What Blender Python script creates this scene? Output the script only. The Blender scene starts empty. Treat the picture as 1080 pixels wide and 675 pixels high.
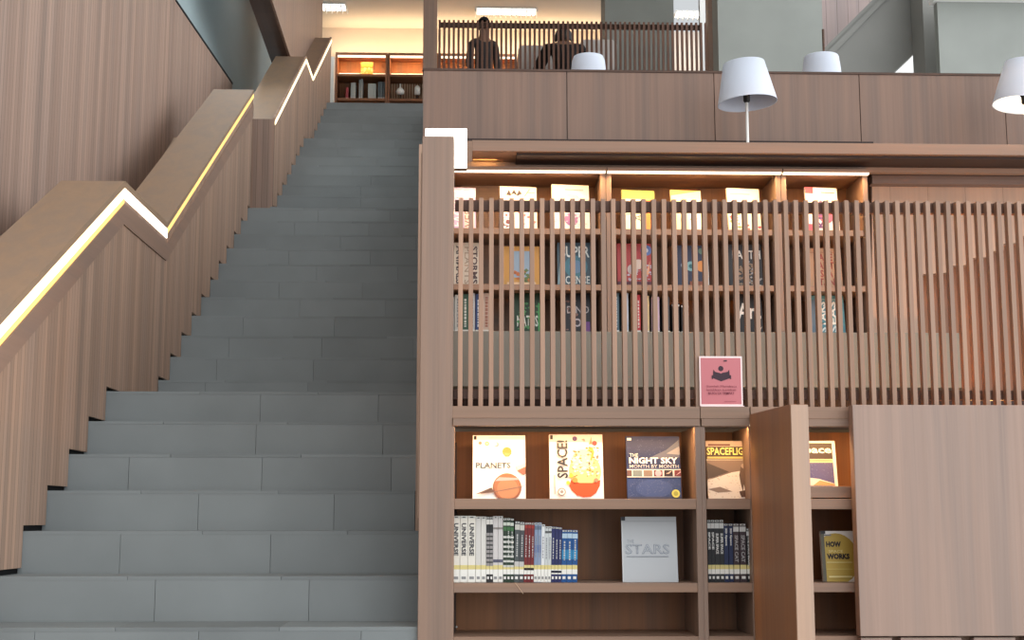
import bpy, bmesh, math, random
from mathutils import Vector, Matrix
random.seed(7)
C = bpy.context.scene.collection
EZ = 1.43                       # eye height above the hall floor
F, PITCH, YAW = 1450.0, 0.1445, 0.03
cp, sp, cy, sy = math.cos(PITCH), math.sin(PITCH), math.cos(YAW), math.sin(YAW)

# ---------------------------------------------------------------- measuring
def ray(px, py):
    a = (px - 540) / F; b = (337.5 - py) / F
    y = cp - b * sp; z = sp + b * cp
    return (cy * a + sy * y, -sy * a + cy * y, z)
def at(px, py, Y):              # the point of the room at depth Y seen at (px, py)
    r = ray(px, py); k = Y / r[1]
    return Vector((r[0] * k, Y, r[2] * k + EZ))
def onx(px, py, X):             # the point on the vertical plane x = X
    r = ray(px, py); k = X / r[0]
    return Vector((X, r[1] * k, r[2] * k + EZ))
def X(px, Y, py=337): return at(px, py, Y).x
def Z(py, Y, px=600): return at(px, py, Y).z

# ---------------------------------------------------------------- materials
MATS = {}
def newmat(name):
    m = bpy.data.materials.new(name); m.use_nodes = True
    return m, m.node_tree.nodes, m.node_tree.links, m.node_tree.nodes['Principled BSDF']
def plain(name, col, rough=.6, emit=None, es=0, spec=.3, noise=.0, nscale=8):
    if name in MATS: return MATS[name]
    m, n, l, b = newmat(name)
    b.inputs['Base Color'].default_value = (*col, 1); b.inputs['Roughness'].default_value = rough
    b.inputs['Specular IOR Level'].default_value = spec
    if noise:
        tc = n.new('ShaderNodeTexCoord'); t = n.new('ShaderNodeTexNoise'); t.inputs['Scale'].default_value = nscale
        t.inputs['Detail'].default_value = 6
        r = n.new('ShaderNodeValToRGB')
        r.color_ramp.elements[0].position = .3; r.color_ramp.elements[1].position = .7
        r.color_ramp.elements[0].color = (*[c * (1 - noise) for c in col], 1)
        r.color_ramp.elements[1].color = (*[min(1, c * (1 + noise)) for c in col], 1)
        l.new(tc.outputs['Object'], t.inputs['Vector']); l.new(t.outputs['Fac'], r.inputs['Fac']); l.new(r.outputs['Color'], b.inputs['Base Color'])
    if emit:
        b.inputs['Emission Color'].default_value = (*emit, 1); b.inputs['Emission Strength'].default_value = es
    MATS[name] = m
    return m
def wood(name, col, grain='z', plank=0, pax='y', var=.2, gap=.0, pvar=.16, rough=.5, fine=1.0, each=0):
    """laminate with streaks along `grain`; optional narrow planks laid side by side along `pax`"""
    m, n, l, b = newmat(name)
    b.inputs['Roughness'].default_value = rough; b.inputs['Specular IOR Level'].default_value = .3
    tc = n.new('ShaderNodeTexCoord')
    def streak(across, along, detail):
        mp = n.new('ShaderNodeMapping'); s = [across] * 3; s['xyz'.index(grain)] = along
        mp.inputs['Scale'].default_value = s
        t = n.new('ShaderNodeTexNoise'); t.inputs['Scale'].default_value = 1; t.inputs['Detail'].default_value = detail
        t.inputs['Distortion'].default_value = .8; t.inputs['Roughness'].default_value = .62
        l.new(tc.outputs['Object'], mp.inputs['Vector']); l.new(mp.outputs['Vector'], t.inputs['Vector'])
        return t.outputs['Fac']
    def math_(op, a, c, clamp=False):
        q = n.new('ShaderNodeMath'); q.operation = op; q.use_clamp = clamp
        for i, v in enumerate((a, c)):
            if hasattr(v, 'is_linked'): l.new(v, q.inputs[i])
            else: q.inputs[i].default_value = v
        return q.outputs[0]
    s1 = streak(9, .28, 5); s2 = streak(60 * fine, .8, 5)
    f = math_('ADD', math_('MULTIPLY', s1, .6), math_('MULTIPLY', s2, .4))
    f = math_('MULTIPLY', math_('SUBTRACT', f, .5), 4.6 * var)
    f = math_('ADD', f, 1.0)
    if plank:
        sx = n.new('ShaderNodeSeparateXYZ'); l.new(tc.outputs['Object'], sx.inputs[0])
        co = sx.outputs['XYZ'.index(pax.upper())]
        d = math_('DIVIDE', co, plank); fl = math_('FLOOR', d, 0)
        wn = n.new('ShaderNodeTexWhiteNoise'); wn.noise_dimensions = '1D'; l.new(fl, wn.inputs['W'])
        f = math_('MULTIPLY', f, math_('ADD', math_('MULTIPLY', wn.outputs['Value'], 2 * pvar), 1 - pvar))
        if gap:
            fr = math_('FRACT', d, 0); g = math_('GREATER_THAN', fr, gap)
            f = math_('MULTIPLY', f, math_('ADD', math_('MULTIPLY', g, .72), .28))
    if each:                                               # every piece cut from a slightly different board
        oi = n.new('ShaderNodeObjectInfo'); f = math_('MULTIPLY', f, math_('ADD', math_('MULTIPLY', oi.outputs['Random'], 2 * each), 1 - each))
    mx = n.new('ShaderNodeVectorMath'); mx.operation = 'SCALE'
    gm = n.new('ShaderNodeMix'); gm.data_type = 'RGBA'            # greyer and redder streaks
    lum = sum(col) / 3
    gm.inputs['A'].default_value = (*[c * .84 + lum * .14 for c in col], 1); gm.inputs['B'].default_value = (*col, 1)
    gr = n.new('ShaderNodeMapRange'); gr.inputs['From Min'].default_value = .38; gr.inputs['From Max'].default_value = .56
    l.new(s1, gr.inputs['Value']); l.new(gr.outputs['Result'], gm.inputs['Factor']); l.new(gm.outputs['Result'], mx.inputs[0])
    l.new(f, mx.inputs['Scale']); l.new(mx.outputs[0], b.inputs['Base Color'])
    bp = n.new('ShaderNodeBump'); bp.inputs['Strength'].default_value = .05; bp.inputs['Distance'].default_value = .002
    l.new(s2, bp.inputs['Height']); l.new(bp.outputs[0], b.inputs['Normal'])
    return m
def stone(name, col, var=.22, scale=6, island=.16, rough=.65):
    m, n, l, b = newmat(name)
    b.inputs['Roughness'].default_value = rough; b.inputs['Specular IOR Level'].default_value = .35
    tc = n.new('ShaderNodeTexCoord'); t = n.new('ShaderNodeTexNoise'); t.inputs['Scale'].default_value = scale; t.inputs['Detail'].default_value = 8
    t2 = n.new('ShaderNodeTexNoise'); t2.inputs['Scale'].default_value = scale * .35; t2.inputs['Detail'].default_value = 3
    l.new(tc.outputs['Object'], t.inputs['Vector']); l.new(tc.outputs['Object'], t2.inputs['Vector'])
    g = n.new('ShaderNodeNewGeometry')
    def math_(op, a, c):
        q = n.new('ShaderNodeMath'); q.operation = op
        for i, v in enumerate((a, c)):
            if hasattr(v, 'is_linked'): l.new(v, q.inputs[i])
            else: q.inputs[i].default_value = v
        return q.outputs[0]
    f = math_('ADD', math_('MULTIPLY', math_('SUBTRACT', t.outputs['Fac'], .5), var), math_('MULTIPLY', math_('SUBTRACT', t2.outputs['Fac'], .5), var * 1.4))
    f = math_('ADD', math_('ADD', f, 1), math_('MULTIPLY', math_('SUBTRACT', g.outputs['Random Per Island'], .5), island * 2))
    mx = n.new('ShaderNodeVectorMath'); mx.operation = 'SCALE'; mx.inputs[0].default_value = col
    l.new(f, mx.inputs['Scale']); l.new(mx.outputs[0], b.inputs['Base Color'])
    bp = n.new('ShaderNodeBump'); bp.inputs['Strength'].default_value = .12; bp.inputs['Distance'].default_value = .004
    l.new(t.outputs['Fac'], bp.inputs['Height']); l.new(bp.outputs[0], b.inputs['Normal'])
    return m

WD = (.300, .212, .172)                                    # the pinkish oak laminate
M_wallslat = wood('oak_cladding', (.395, .255, .180), 'z', .042, 'y', .15, .07, .17)
M_wallslat_x = wood('oak_cladding_front', (.30, .19, .14), 'z', .05, 'x', .16, .04, .1)
M_cap = wood('oak_cap', (.34, .225, .145), 'y', var=.08)
M_v = wood('oak_upright', (.275, .178, .130), 'z', var=.24)
M_h = wood('oak_horizontal', (.285, .172, .115), 'x', var=.2)
M_door = wood('oak_door', (.335, .228, .180), 'z', var=.2)
M_parapet = wood('oak_parapet', (.222, .138, .102), 'z', var=.26)
M_lightwall = wood('oak_pale', (.44, .285, .20), 'z', .2, 'x', .14, .008, .05)
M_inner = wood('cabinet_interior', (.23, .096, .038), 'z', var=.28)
M_oak_shaded = wood('oak_shaded', (.035, .016, .011), 'x', var=.25)  # oak colour darkened to carry the shade under the counter
M_reddish = wood('oak_reddish', (.27, .112, .052), 'z', .16, 'x', .25, 0, .1)
M_slat = wood('slat_wood', (.335, .200, .135), 'z', var=.2, each=.16)
M_beam = wood('dark_stained', (.10, .052, .034), 'y', .01, 'z', .2, 0, .2)
M_black = plain('black_reveal', (.006, .006, .007), .8)
M_stair = stone('slate_tile', (.180, .195, .196), .34, 3, .13)
M_stair_core = plain('mortar', (.07, .075, .078), .9)
M_conc = stone('concrete', (.275, .285, .262), .22, 3, 0, .8)
M_conc2 = stone('concrete_warm', (.245, .240, .222), .18, 3, 0, .8)
M_concbench = stone('concrete_bench', (.20, .192, .165), .3, 5, 0, .8)
M_teal = plain('grey_green_paint', (.42, .52, .54), .7, noise=.06, nscale=1.2)
M_white = plain('white_paint', (.8, .79, .76), .7)
M_beige = plain('beige_paint', (.66, .56, .47), .7)
M_floor = stone('hall_floor', (.26, .26, .25), .2, 2, 0, .5)
M_led = plain('led_warm', (1, .9, .7), .5, (1.0, .83, .46), 1.7)
M_led_soft = plain('led_gold', (.8, .5, .1), .5, (1.0, .66, .22), .95)
M_led_white = plain('led_white', (1, .95, .85), .5, (1.0, .93, .80), 3.0)
M_ledstrip = plain('led_shelf', (1, .9, .7), .5, (1.0, .82, .60), 1.3)
M_metal = plain('chrome', (.6, .6, .58), .3, spec=.6)
M_shade = plain('lampshade_fabric', (.65, .69, .78), .8)
_n, _l = M_shade.node_tree.nodes, M_shade.node_tree.links
_t = _n.new('ShaderNodeBsdfTranslucent'); _t.inputs['Color'].default_value = (.85, .78, .78, 1)
_m = _n.new('ShaderNodeMixShader'); _m.inputs[0].default_value = .12
_l.new(_n['Principled BSDF'].outputs[0], _m.inputs[1]); _l.new(_t.outputs[0], _m.inputs[2]); _l.new(_m.outputs[0], _n['Material Output'].inputs['Surface'])
M_socket = plain('black_socket', (.012, .012, .013), .4)
M_polew = plain('white_enamel', (.78, .76, .72), .35)
M_page = plain('paper', (.78, .74, .66), .8)

# ---------------------------------------------------------------- mesh helpers
def bx(bm, x0, x1, y0, y1, z0, z1, mi=0):
    vs = [bm.verts.new((x, y, z)) for x in (min(x0, x1), max(x0, x1)) for y in (min(y0, y1), max(y0, y1)) for z in (min(z0, z1), max(z0, z1))]
    for f in ((0, 1, 3, 2), (4, 6, 7, 5), (0, 4, 5, 1), (2, 3, 7, 6), (0, 2, 6, 4), (1, 5, 7, 3)):
        fc = bm.faces.new([vs[i] for i in f]); fc.material_index = mi
    return vs
def box(*a):
    bm = bmesh.new(); bx(bm, *a); return bm
def prism(bm, pts, axis, a, b, mi=0):
    """polygon extruded along an axis. axis 'x': pts are (y,z); axis 'y': pts are (x,z)"""
    def p(q, t): return (t, q[0], q[1]) if axis == 'x' else ((q[0], t, q[1]) if axis == 'y' else (q[0], q[1], t))
    A = [bm.verts.new(p(q, a)) for q in pts]; B = [bm.verts.new(p(q, b)) for q in pts]
    fs = [bm.faces.new(A), bm.faces.new(B[::-1])]
    for i in range(len(pts)):
        j = (i + 1) % len(pts); fs.append(bm.faces.new((A[j], A[i], B[i], B[j])))
    for f in fs: f.material_index = mi
    bmesh.ops.recalc_face_normals(bm, faces=fs)
def lathe(bm, prof, seg=40, cap=True, mi=0, center=(0, 0)):
    rings = []
    for r, z in prof:
        rings.append([bm.verts.new((center[0] + r * math.cos(2 * math.pi * i / seg), center[1] + r * math.sin(2 * math.pi * i / seg), z)) for i in range(seg)])
    fs = []
    for a, b in zip(rings, rings[1:]):
        for i in range(seg):
            j = (i + 1) % seg; fs.append(bm.faces.new((a[i], a[j], b[j], b[i])))
    if cap:
        fs.append(bm.faces.new(rings[0][::-1])); fs.append(bm.faces.new(rings[-1]))
    for f in fs: f.smooth = True; f.material_index = mi
    return rings
def rod(bm, p, q, r, seg=10):
    p, q = Vector(p), Vector(q); d = q - p
    res = bmesh.ops.create_cone(bm, cap_ends=True, segments=seg, radius1=r, radius2=r, depth=d.length)
    M = Matrix.Translation((p + q) / 2) @ d.to_track_quat('Z', 'Y').to_matrix().to_4x4()
    bmesh.ops.transform(bm, matrix=M, verts=res['verts'])
def origin(o):
    v = Vector((0, 0, 0))
    while o: v += o.location; o = o.parent
    return v
def obj(name, bm, mat, parent=None, local=False, bevel=0, smooth=False):
    """one mesh object; room coordinates unless local"""
    if parent and not local:
        bmesh.ops.translate(bm, verts=bm.verts, vec=-origin(parent))
    me = bpy.data.meshes.new(name); bm.to_mesh(me); bm.free()
    for m in (mat if isinstance(mat, (list, tuple)) else [mat]): me.materials.append(m)
    o = bpy.data.objects.new(name, me); C.objects.link(o)
    if parent: o.parent = parent
    if bevel:
        b = o.modifiers.new('edge', 'BEVEL'); b.width = bevel; b.segments = 2; b.limit_method = 'ANGLE'
    if smooth:
        for p in me.polygons: p.use_smooth = True
    return o
def tag(o, label, cat, group=None):
    o['label'] = label; o['category'] = cat
    if group: o['group'] = group
    return o
def thing(name, label, cat, loc=(0, 0, 0), group=None):
    o = bpy.data.objects.new(name, None); C.objects.link(o); o.location = loc; o.empty_display_size = .05
    return tag(o, label, cat, group)
def struct(name, bm, mat, bevel=0):
    o = obj(name, bm, mat, bevel=bevel); o['kind'] = 'structure'; return o
def area(name, loc, rot, sx, sy, power, col, spread=math.pi):
    d = bpy.data.lights.new(name, 'AREA'); d.shape = 'RECTANGLE'; d.size = sx; d.size_y = sy; d.energy = power; d.color = col; d.spread = spread
    o = bpy.data.objects.new(name, d); C.objects.link(o); o.location = loc; o.rotation_euler = rot; return o

# text as flat lettering meshes
_tc = {}
def text_bm(s, w, h, bold=0.0, squeeze=True):
    """lettering fitted to w x h, centred on the origin in the x/z plane, facing -y"""
    k = (s, bold)
    if k not in _tc:
        cu = bpy.data.curves.new('lettering', 'FONT'); cu.body = s; cu.size = 1; cu.resolution_u = 2; cu.offset = bold; cu.space_line = .85
        cu.align_x = 'CENTER'
        to = bpy.data.objects.new('lettering', cu); C.objects.link(to)
        dg = bpy.context.evaluated_depsgraph_get()
        me = bpy.data.meshes.new_from_object(to.evaluated_get(dg))
        bpy.data.objects.remove(to); bpy.data.curves.remove(cu)
        _tc[k] = me
    bm = bmesh.new(); bm.from_mesh(_tc[k])
    xs = [v.co.x for v in bm.verts]; ys = [v.co.y for v in bm.verts]
    x0, x1, y0, y1 = min(xs), max(xs), min(ys), max(ys)
    kx, ky = w / (x1 - x0), h / (y1 - y0)
    for v in bm.verts:
        v.co = Vector(((v.co.x - (x0 + x1) / 2) * kx, 0, (v.co.y - (y0 + y1) / 2) * ky))
    for f in bm.faces: f.material_index = 0
    return bm

# ---------------------------------------------------------------- books
def ink(col):
    return plain('ink_%02x%02x%02x' % tuple(int(255 * c ** (1 / 2.2)) for c in col), col, .45)
K, Wt = (.012, .012, .014), (.82, .80, .76)
def art_poly(bm, pts, y, mi):
    f = bm.faces.new([bm.verts.new((x, y, z)) for x, z in pts]); f.normal_update()
    if f.normal.y > 0: f.normal_flip()
    f.material_index = mi
def decorate(o, w, h, y0, arts, text_name='cover_title', art_name='cover_picture'):
    """prints on a front face lying at y = y0, u,v in 0..1 from the lower left"""
    bm = bmesh.new(); mats = []; layer = 0
    def mi(c):
        m = ink(c)
        if m not in mats: mats.append(m)
        return mats.index(m)
    def P(u, v): return ((u - .5) * w, v * h)
    for a in arts:
        layer += 1; y = y0 - .0004 * layer
        k = a[0]
        if k == 'r' and text_name == 'spine_title':
            b1 = bmesh.new(); art_poly(b1, [P(a[1], a[2]), P(a[3], a[2]), P(a[3], a[4]), P(a[1], a[4])], y, 0); obj(art_name, b1, ink(a[5]), o, local=True)
        elif k == 'r': art_poly(bm, [P(a[1], a[2]), P(a[3], a[2]), P(a[3], a[4]), P(a[1], a[4])], y, mi(a[5]))
        elif k == 'p': art_poly(bm, [P(*q) for q in a[1]], y, mi(a[2]))
        elif k == 'c':                                   # disc, radius in fractions of the width
            x, z = P(a[1], a[2]); r = a[3] * w; ry = (a[5] if len(a) > 5 else 1) * r
            art_poly(bm, [(max(-w / 2, min(w / 2, x + r * math.cos(t))), max(0, min(h, z + ry * math.sin(t)))) for t in [2 * math.pi * i / 28 for i in range(28)]], y, mi(a[4]))
        elif k == 't':                                   # 't', text, u0, v0, u1, v1, colour, quarter turns, bold
            x0, z0 = P(a[2], a[3]); x1, z1 = P(a[4], a[5]); turn = a[7] if len(a) > 7 else 0
            tw, th = (x1 - x0, z1 - z0) if turn % 2 == 0 else (z1 - z0, x1 - x0)
            tb = text_bm(a[1], tw, th, a[8] if len(a) > 8 else 0)
            bmesh.ops.rotate(tb, verts=tb.verts, cent=(0, 0, 0), matrix=Matrix.Rotation(-turn * math.pi / 2, 3, 'Y'))
            bmesh.ops.translate(tb, verts=tb.verts, vec=((x0 + x1) / 2, y, (z0 + z1) / 2))
            obj(text_name, tb, ink(a[6]), o, local=True)
        elif k == 'speck':                               # scattered specks: n, region, colour, size
            rr = random.Random(a[8] if len(a) > 8 else 3)
            for i in range(a[1]):
                u, v = rr.uniform(a[2], a[4]), rr.uniform(a[3], a[5]); s = a[7] * rr.uniform(.4, 1.3)
                x, z = P(u, v)
                art_poly(bm, [(x - s * w, z), (x, z - s * w * rr.uniform(.4, 1)), (x + s * w, z), (x, z + s * w * rr.uniform(.4, 1))], y, mi(a[6]))
    if len(bm.faces): obj(art_name, bm, mats, o, local=True)
    else: bm.free()
BOOK_BACK = {}
def front_book(label, x0, y0, x1, y1, Y, cover, arts, yaw=0, lean=10, thick=.018, group=None, zb=None, spine=None):
    """a book stood on its lower edge with its cover to the viewer; the pixel rectangle gives its size at depth Y"""
    a = at((x0 + x1) / 2, y1, Y); z = a.z if zb is None else zb
    w = X(x1, Y, y1) - X(x0, Y, y1)
    h = (at((x0 + x1) / 2, y0, Y + .03).z - z) / math.cos(math.radians(lean))
    t = thing('book', label, 'book', (a.x, Y, z), group)
    t.rotation_euler = (-math.radians(lean), 0, math.radians(yaw))
    bm = bmesh.new()
    bx(bm, -w / 2, w / 2, 0, .002, 0, h); bx(bm, -w / 2, w / 2, thick - .002, thick, 0, h); bx(bm, -w / 2 , -w / 2 + .002, .002, thick - .002, 0, h)
    obj('cover', bm, ink(cover), t, local=True)
    obj('page_block', box(-w / 2 + .0025, w / 2 - .004, .0022, thick - .0022, .003, h - .003), M_page, t, local=True)
    decorate(t, w, h, 0, arts)
    return t
def spine_book(label, xl, xr, ytop, zb, Y, col, title=None, tcol=Wt, depth=.18, group=None, lean=0, bands=(), labels=True, code_dark=False, bold=.0, tspan=(.32, .92)):
    """a book shelved upright with its spine out"""
    x0, x1 = X(xl, Y, 580), X(xr, Y, 580); w = (x1 - x0) * .97
    h = at(xl, ytop, Y).z - zb
    t = thing('book', label, 'book', ((x0 + x1) / 2, Y, zb), group)
    t.rotation_euler = (0, math.radians(lean), 0)
    bm = bmesh.new()
    bx(bm, -w / 2, w / 2, 0, .002, 0, h)
    bx(bm, -w / 2, -w / 2 + .0015, .002, depth, 0, h); bx(bm, w / 2 - .0015, w / 2, .002, depth, 0, h)
    obj('cover', bm, ink(col), t, local=True)
    obj('page_block', box(-w / 2 + .0018, w / 2 - .0018, .0025, depth - .004, .003, h - .004), M_page, t, local=True)
    arts = [('r', 0, b0, 1, b1, bc) for b0, b1, bc in bands]
    if labels:
        l = bmesh.new()
        H0 = .062
        bx(l, -w / 2, w / 2, -.0006, 0, .03, .048); bx(l, -w / 2, w / 2, -.0006, 0, .048, .064, 1)
        if not code_dark: bx(l, -w / 2, w / 2, -.0006, 0, .002, .03)
        obj('call_number_label', l, [ink((.78, .76, .70)), ink((.66, .55, .22))], t, local=True)
        arts += [('r', .2, .012 / h, .8, .022 / h, (.72, .7, .66) if code_dark else (.25, .25, .25))]
        arts += [('r', .08, .965, .92, .992, (.55, .54, .5)), ('r', .3, .972, .7, .985, K)]
    if title:
        arts.append(('t', title, .2, tspan[0], .8, tspan[1], tcol, -1, bold))
    decorate(t, w, h, -.0008, arts, 'spine_title', 'spine_mark')
    return t

# ================================================================ THE STAIRCASE
T, H, Y0, Z0 = .30, .17309, 5.217, EZ - .3917
XL = -1.847                                     # clad wall on the left of the lower flights
X3 = -1.75                                      # the wall steps in beyond the second landing
L1, L2, L3 = .846, .40, .30
def sy_(k): return Y0 + k * T + (L1 if k >= 7 else 0) + (L2 if k >= 18 else 0) + (L3 if k >= 26 else 0)
def sz_(k): return Z0 + k * H
KT = 31
YTOP, ZTOP = sy_(KT), sz_(KT)
XR_LOW = X(441.5, Y0, 640); XR_UP = X(439.5, 6.117, 400)
stair = thing('staircase', 'wide staircase of grey slate tiles climbing beside the wood clad wall', 'staircase', (-1.0, Y0 - 6 * T, 0))
rs = random.Random(11)
for k in range(-6, KT + 1):
    xl = (XL - .019) if k <= 17 else X3 - .019
    y, z = sy_(k), sz_(k)
    yn = sy_(k + 1) if k < KT else y + .3
    # low steps end against the newel; further up against the wall behind it
    xr = XR_LOW if k <= 0 else (XR_LOW + .10 if k < 3 else XR_UP - .002)
    bm = bmesh.new()
    off = rs.uniform(.25, .85); cuts = [xl]
    x = xl + off
    while x < xr - .12: cuts.append(x); x += .60 + rs.uniform(-.02, .02)
    cuts.append(xr)
    g = .0009
    for a, b in zip(cuts, cuts[1:]):
        bx(bm, a + g, b - g, y, y + .014, z - H + (.0 if k > -6 else 0), z - .0145)        # riser tile
    cuts2 = [xl]; x = xl + rs.uniform(.25, .85)
    while x < xr - .12: cuts2.append(x); x += .6
    cuts2.append(xr)
    for a, b in zip(cuts2, cuts2[1:]):
        bx(bm, a + g, b - g, y - .001, yn + .0005, z - .0142, z)                             # tread tile
    st = obj('step', bm, M_stair, stair)
# concrete body under the tiles
bm = bmesh.new()
pts = [(sy_(-6) + .016, .002)]
for k in range(-6, KT + 1):
    pts.append((sy_(k) + .016, sz_(k) - .016)); pts.append((sy_(k + 1) + .016 if k < KT else sy_(k) + .3, sz_(k) - .016))
pts.append((YTOP + .3, .002))
k_ = pts.index((sy_(18) + .016, sz_(18) - .016))
lowp = pts[:k_] + [(sy_(18) + .016, .002)]
prism(bm, lowp, 'x', XL - .015, XR_UP - .006)
obj('stair_body', bm, M_stair_core, stair)
bm = bmesh.new(); prism(bm, [(sy_(18) + .017, .002)] + pts[k_:], 'x', X3 - .015, XR_UP - .006)
obj('stair_body', bm, M_stair_core, stair)

# ---------------------------------------------------------------- left wall, lower two flights
YA, ZA = 7.19, EZ + 1.785                       # crest of the handrail at the landing
YB = 8.225; YE = 11.27; ZE = ZA + (YE - YB) * .595
def cap2(y):
    if y <= YA: return ZA - .5514 * (YA - y)
    return ZA if y <= YB else ZA + (y - YB) * .595
YS = 3.3
top = [(YS, cap2(YS)), (YA, ZA), (YB, ZA), (YE, ZE)]
def clad(k0, k1, ystart, yend):
    """stepped lower edge, a finger clear of treads and risers"""
    p = []
    for k in range(k0, k1):
        a = max(sy_(k), ystart) if k == k0 else sy_(k) - .012
        p.append((a, sz_(k) + .024)); p.append((sy_(k + 1) - .012, sz_(k) + .024))
    p.append((sy_(k1) - .012, sz_(k1) + .024)); p.append((yend, sz_(k1) + .024))
    return p
low = clad(-6, 17, YS + .18, YE)
bm = bmesh.new(); prism(bm, [(YS, cap2(YS) - .03)] + low + [(YE, ZE - .03), (YB, ZA - .03), (YA, ZA - .03)], 'x', XL - .018, XL)
struct('wall_left_stair', bm, M_wallslat)
bm = bmesh.new()
prism(bm, [(YS, cap2(YS) - .04), (YS, .0)] + [(YE - .01, 0), (YE - .01, ZE - .04), (YB, ZA - .04), (YA, ZA - .04)], 'x', XL - .30, XL - .020)
struct('wall_left_core', bm, M_black)
XC = -2.18
bm = bmesh.new()
prism(bm, [(YS, cap2(YS)), (YS, cap2(YS) - .034), (YA + .002, ZA - .034), (YB, ZA - .034), (YE, ZE - .034), (YE, ZE), (YB, ZA), (YA, ZA)], 'x', XC, XL + .004)
struct('trim_1', bm, M_cap)                        # sloping wooden cap
bm = bmesh.new(); prism(bm, [(YS, cap2(YS) - .035), (YS, 0), (YE, 0), (YE, ZE - .035), (YB, ZA - .035), (YA, ZA - .035)], 'x', XC, XC + .02)
struct('wall_left_rear_face', bm, M_wallslat)
bm = bmesh.new(); bx(bm, XC + .02, XL, YE - .009, YE, 2.0, ZE - .035)
struct('trim_2', bm, M_v)
# fascia board under the cap: thin proud board that carries the light
def band(y0, y1, f, d0, d1):
    return [(y0, f(y0) - d0), (y0, f(y0) - d1), (y1, f(y1) - d1), (y1, f(y1) - d0)]
hr = thing('handrail_light', 'long zigzag warm light strip along the top of the lower stair wall', 'light strip', (XL, YS, cap2(YS)), 'lit handrails of the stairs')
M_fascia = wood('oak_fascia', (.30, .19, .138), 'y', var=.12)
bm = bmesh.new()
for a, b in ((YS, YA), (YB, YE)): prism(bm, band(a, b, cap2, .125, .235), 'x', XL + .0005, XL + .007)
prism(bm, [(YA, ZA - .125), (YA, ZA - .235), (YB, ZA - .235), (YB, ZA - .125)], 'x', XL + .0005, XL + .007)
obj('fascia_board', bm, M_fascia, hr)
for (a, b, m, nm) in ((YS, YA, M_led, 'light_strip'), (YA, YB, M_led_white, 'light_strip'), (YB, YE, M_led_soft, 'light_strip')):
    bm = bmesh.new()
    w = .05 if a == YS else (.056 if a == YA else .03)
    prism(bm, band(a, b, cap2, .040, .040 + w), 'x', XL + .0005, XL + .005)
    obj(nm, bm, m, hr)
bm = bmesh.new(); prism(bm, band(YS, YA, cap2, .0905, .120), 'x', XL + .0005, XL + .005)
obj('light_diffuser', bm, M_led_soft, hr)

# ---------------------------------------------------------------- left wall, upper flights
Y3a, Z3a = 11.885, EZ + 3.54
Y3b, Z3b = 14.0, EZ + 4.845
Y3c, Y3d = 14.63, 16.45; Z3d = Z3b + (Y3d - Y3c) * .60
def cap3(y):
    if y <= Y3b: return Z3a + (y - Y3a) * (Z3b - Z3a) / (Y3b - Y3a)
    return Z3b if y <= Y3c else Z3b + (y - Y3c) * .60
low3 = []
low3.append((Y3a, sz_(18) + .024)); low3.append((sy_(19) - .012, sz_(18) + .024))
for k in range(19, KT):
    low3.append((sy_(k) - .012, sz_(k) + .024)); low3.append((sy_(k + 1) - .012, sz_(k) + .024))
low3 += [(YTOP - .012, ZTOP + .02), (Y3d, ZTOP + .02)]
bm = bmesh.new(); prism(bm, low3 + [(Y3d, Z3d), (Y3c, Z3b), (Y3b, Z3b), (Y3a, Z3a)], 'x', X3 - .018, X3)
struct('wall_left_upper', bm, M_wallslat)
bm = bmesh.new(); prism(bm, [(Y3a + .02, 0), (Y3d, 0), (Y3d, Z3d - .01), (Y3c, Z3b - .01), (Y3b, Z3b - .01), (Y3a + .02, Z3a - .01)], 'x', X3 - .32, X3 - .02)
struct('wall_left_upper_core', bm, M_cap)
bm = bmesh.new(); bx(bm, -2.35, X3, Y3a - .018, Y3a + .001, sz_(17) + .003, Z3a - .02)
struct('wall_left_return', bm, M_wallslat_x)
bm = bmesh.new(); bx(bm, -2.35, XL - .02, YE + .001, Y3a, sz_(17) - .1, sz_(17) - .002); struct('floor_landing_side', bm, M_stair)
hr3 = thing('handrail_light', 'zigzag warm light strip on the wall of the top flights', 'light strip', (X3, Y3a, Z3a), 'lit handrails of the stairs')
for a, b in ((Y3a, Y3b), (Y3b, Y3c), (Y3c, Y3d)):
    bm = bmesh.new(); prism(bm, band(a, b, cap3, .035, .068), 'x', X3 + .0005, X3 + .006)
    obj('light_strip', bm, M_led, hr3)

# bulkhead wall over the upper handrail, with its dark stained soffit
XBK = -1.95
pA, pB = onx(287, 0, XBK), onx(312, 78, XBK)
YK0, YK1 = pA.y - .12, pB.y
def bulk(y): return pB.z + (y - pB.y) * (pA.z - pB.z) / (pA.y - pB.y)
bm = bmesh.new(); prism(bm, [(YK0, bulk(YK0)), (YK1, bulk(YK1)), (YK1, Z3b - .6), (17.2, Z3b - .6), (17.2, EZ + 8.6), (YK0, EZ + 8.6)], 'x', XBK - .02, XBK)
struct('wall_left_bulkhead', bm, wood('oak_bulkhead', (.33, .21, .155), 'z', .16, 'y', .14, .02, .05))
XBK2 = XBK - .22
bm = bmesh.new(); prism(bm, [(YK0, bulk(YK0) - .01), (YK1 + .0, bulk(YK1) - .01), (YK1, EZ + 8.6), (YK0, EZ + 8.6)], 'x', XBK2, XBK - .021)
struct('beam_left', bm, M_beam)

# the outer clad wall rising beyond the cap and the painted wall behind it
XO = -2.5
qa, qb = onx(185, 0, XO), onx(245, 88, XO)
def outer(y): return qb.z + (y - qb.y) * (qa.z - qb.z) / (qa.y - qb.y)
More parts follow.
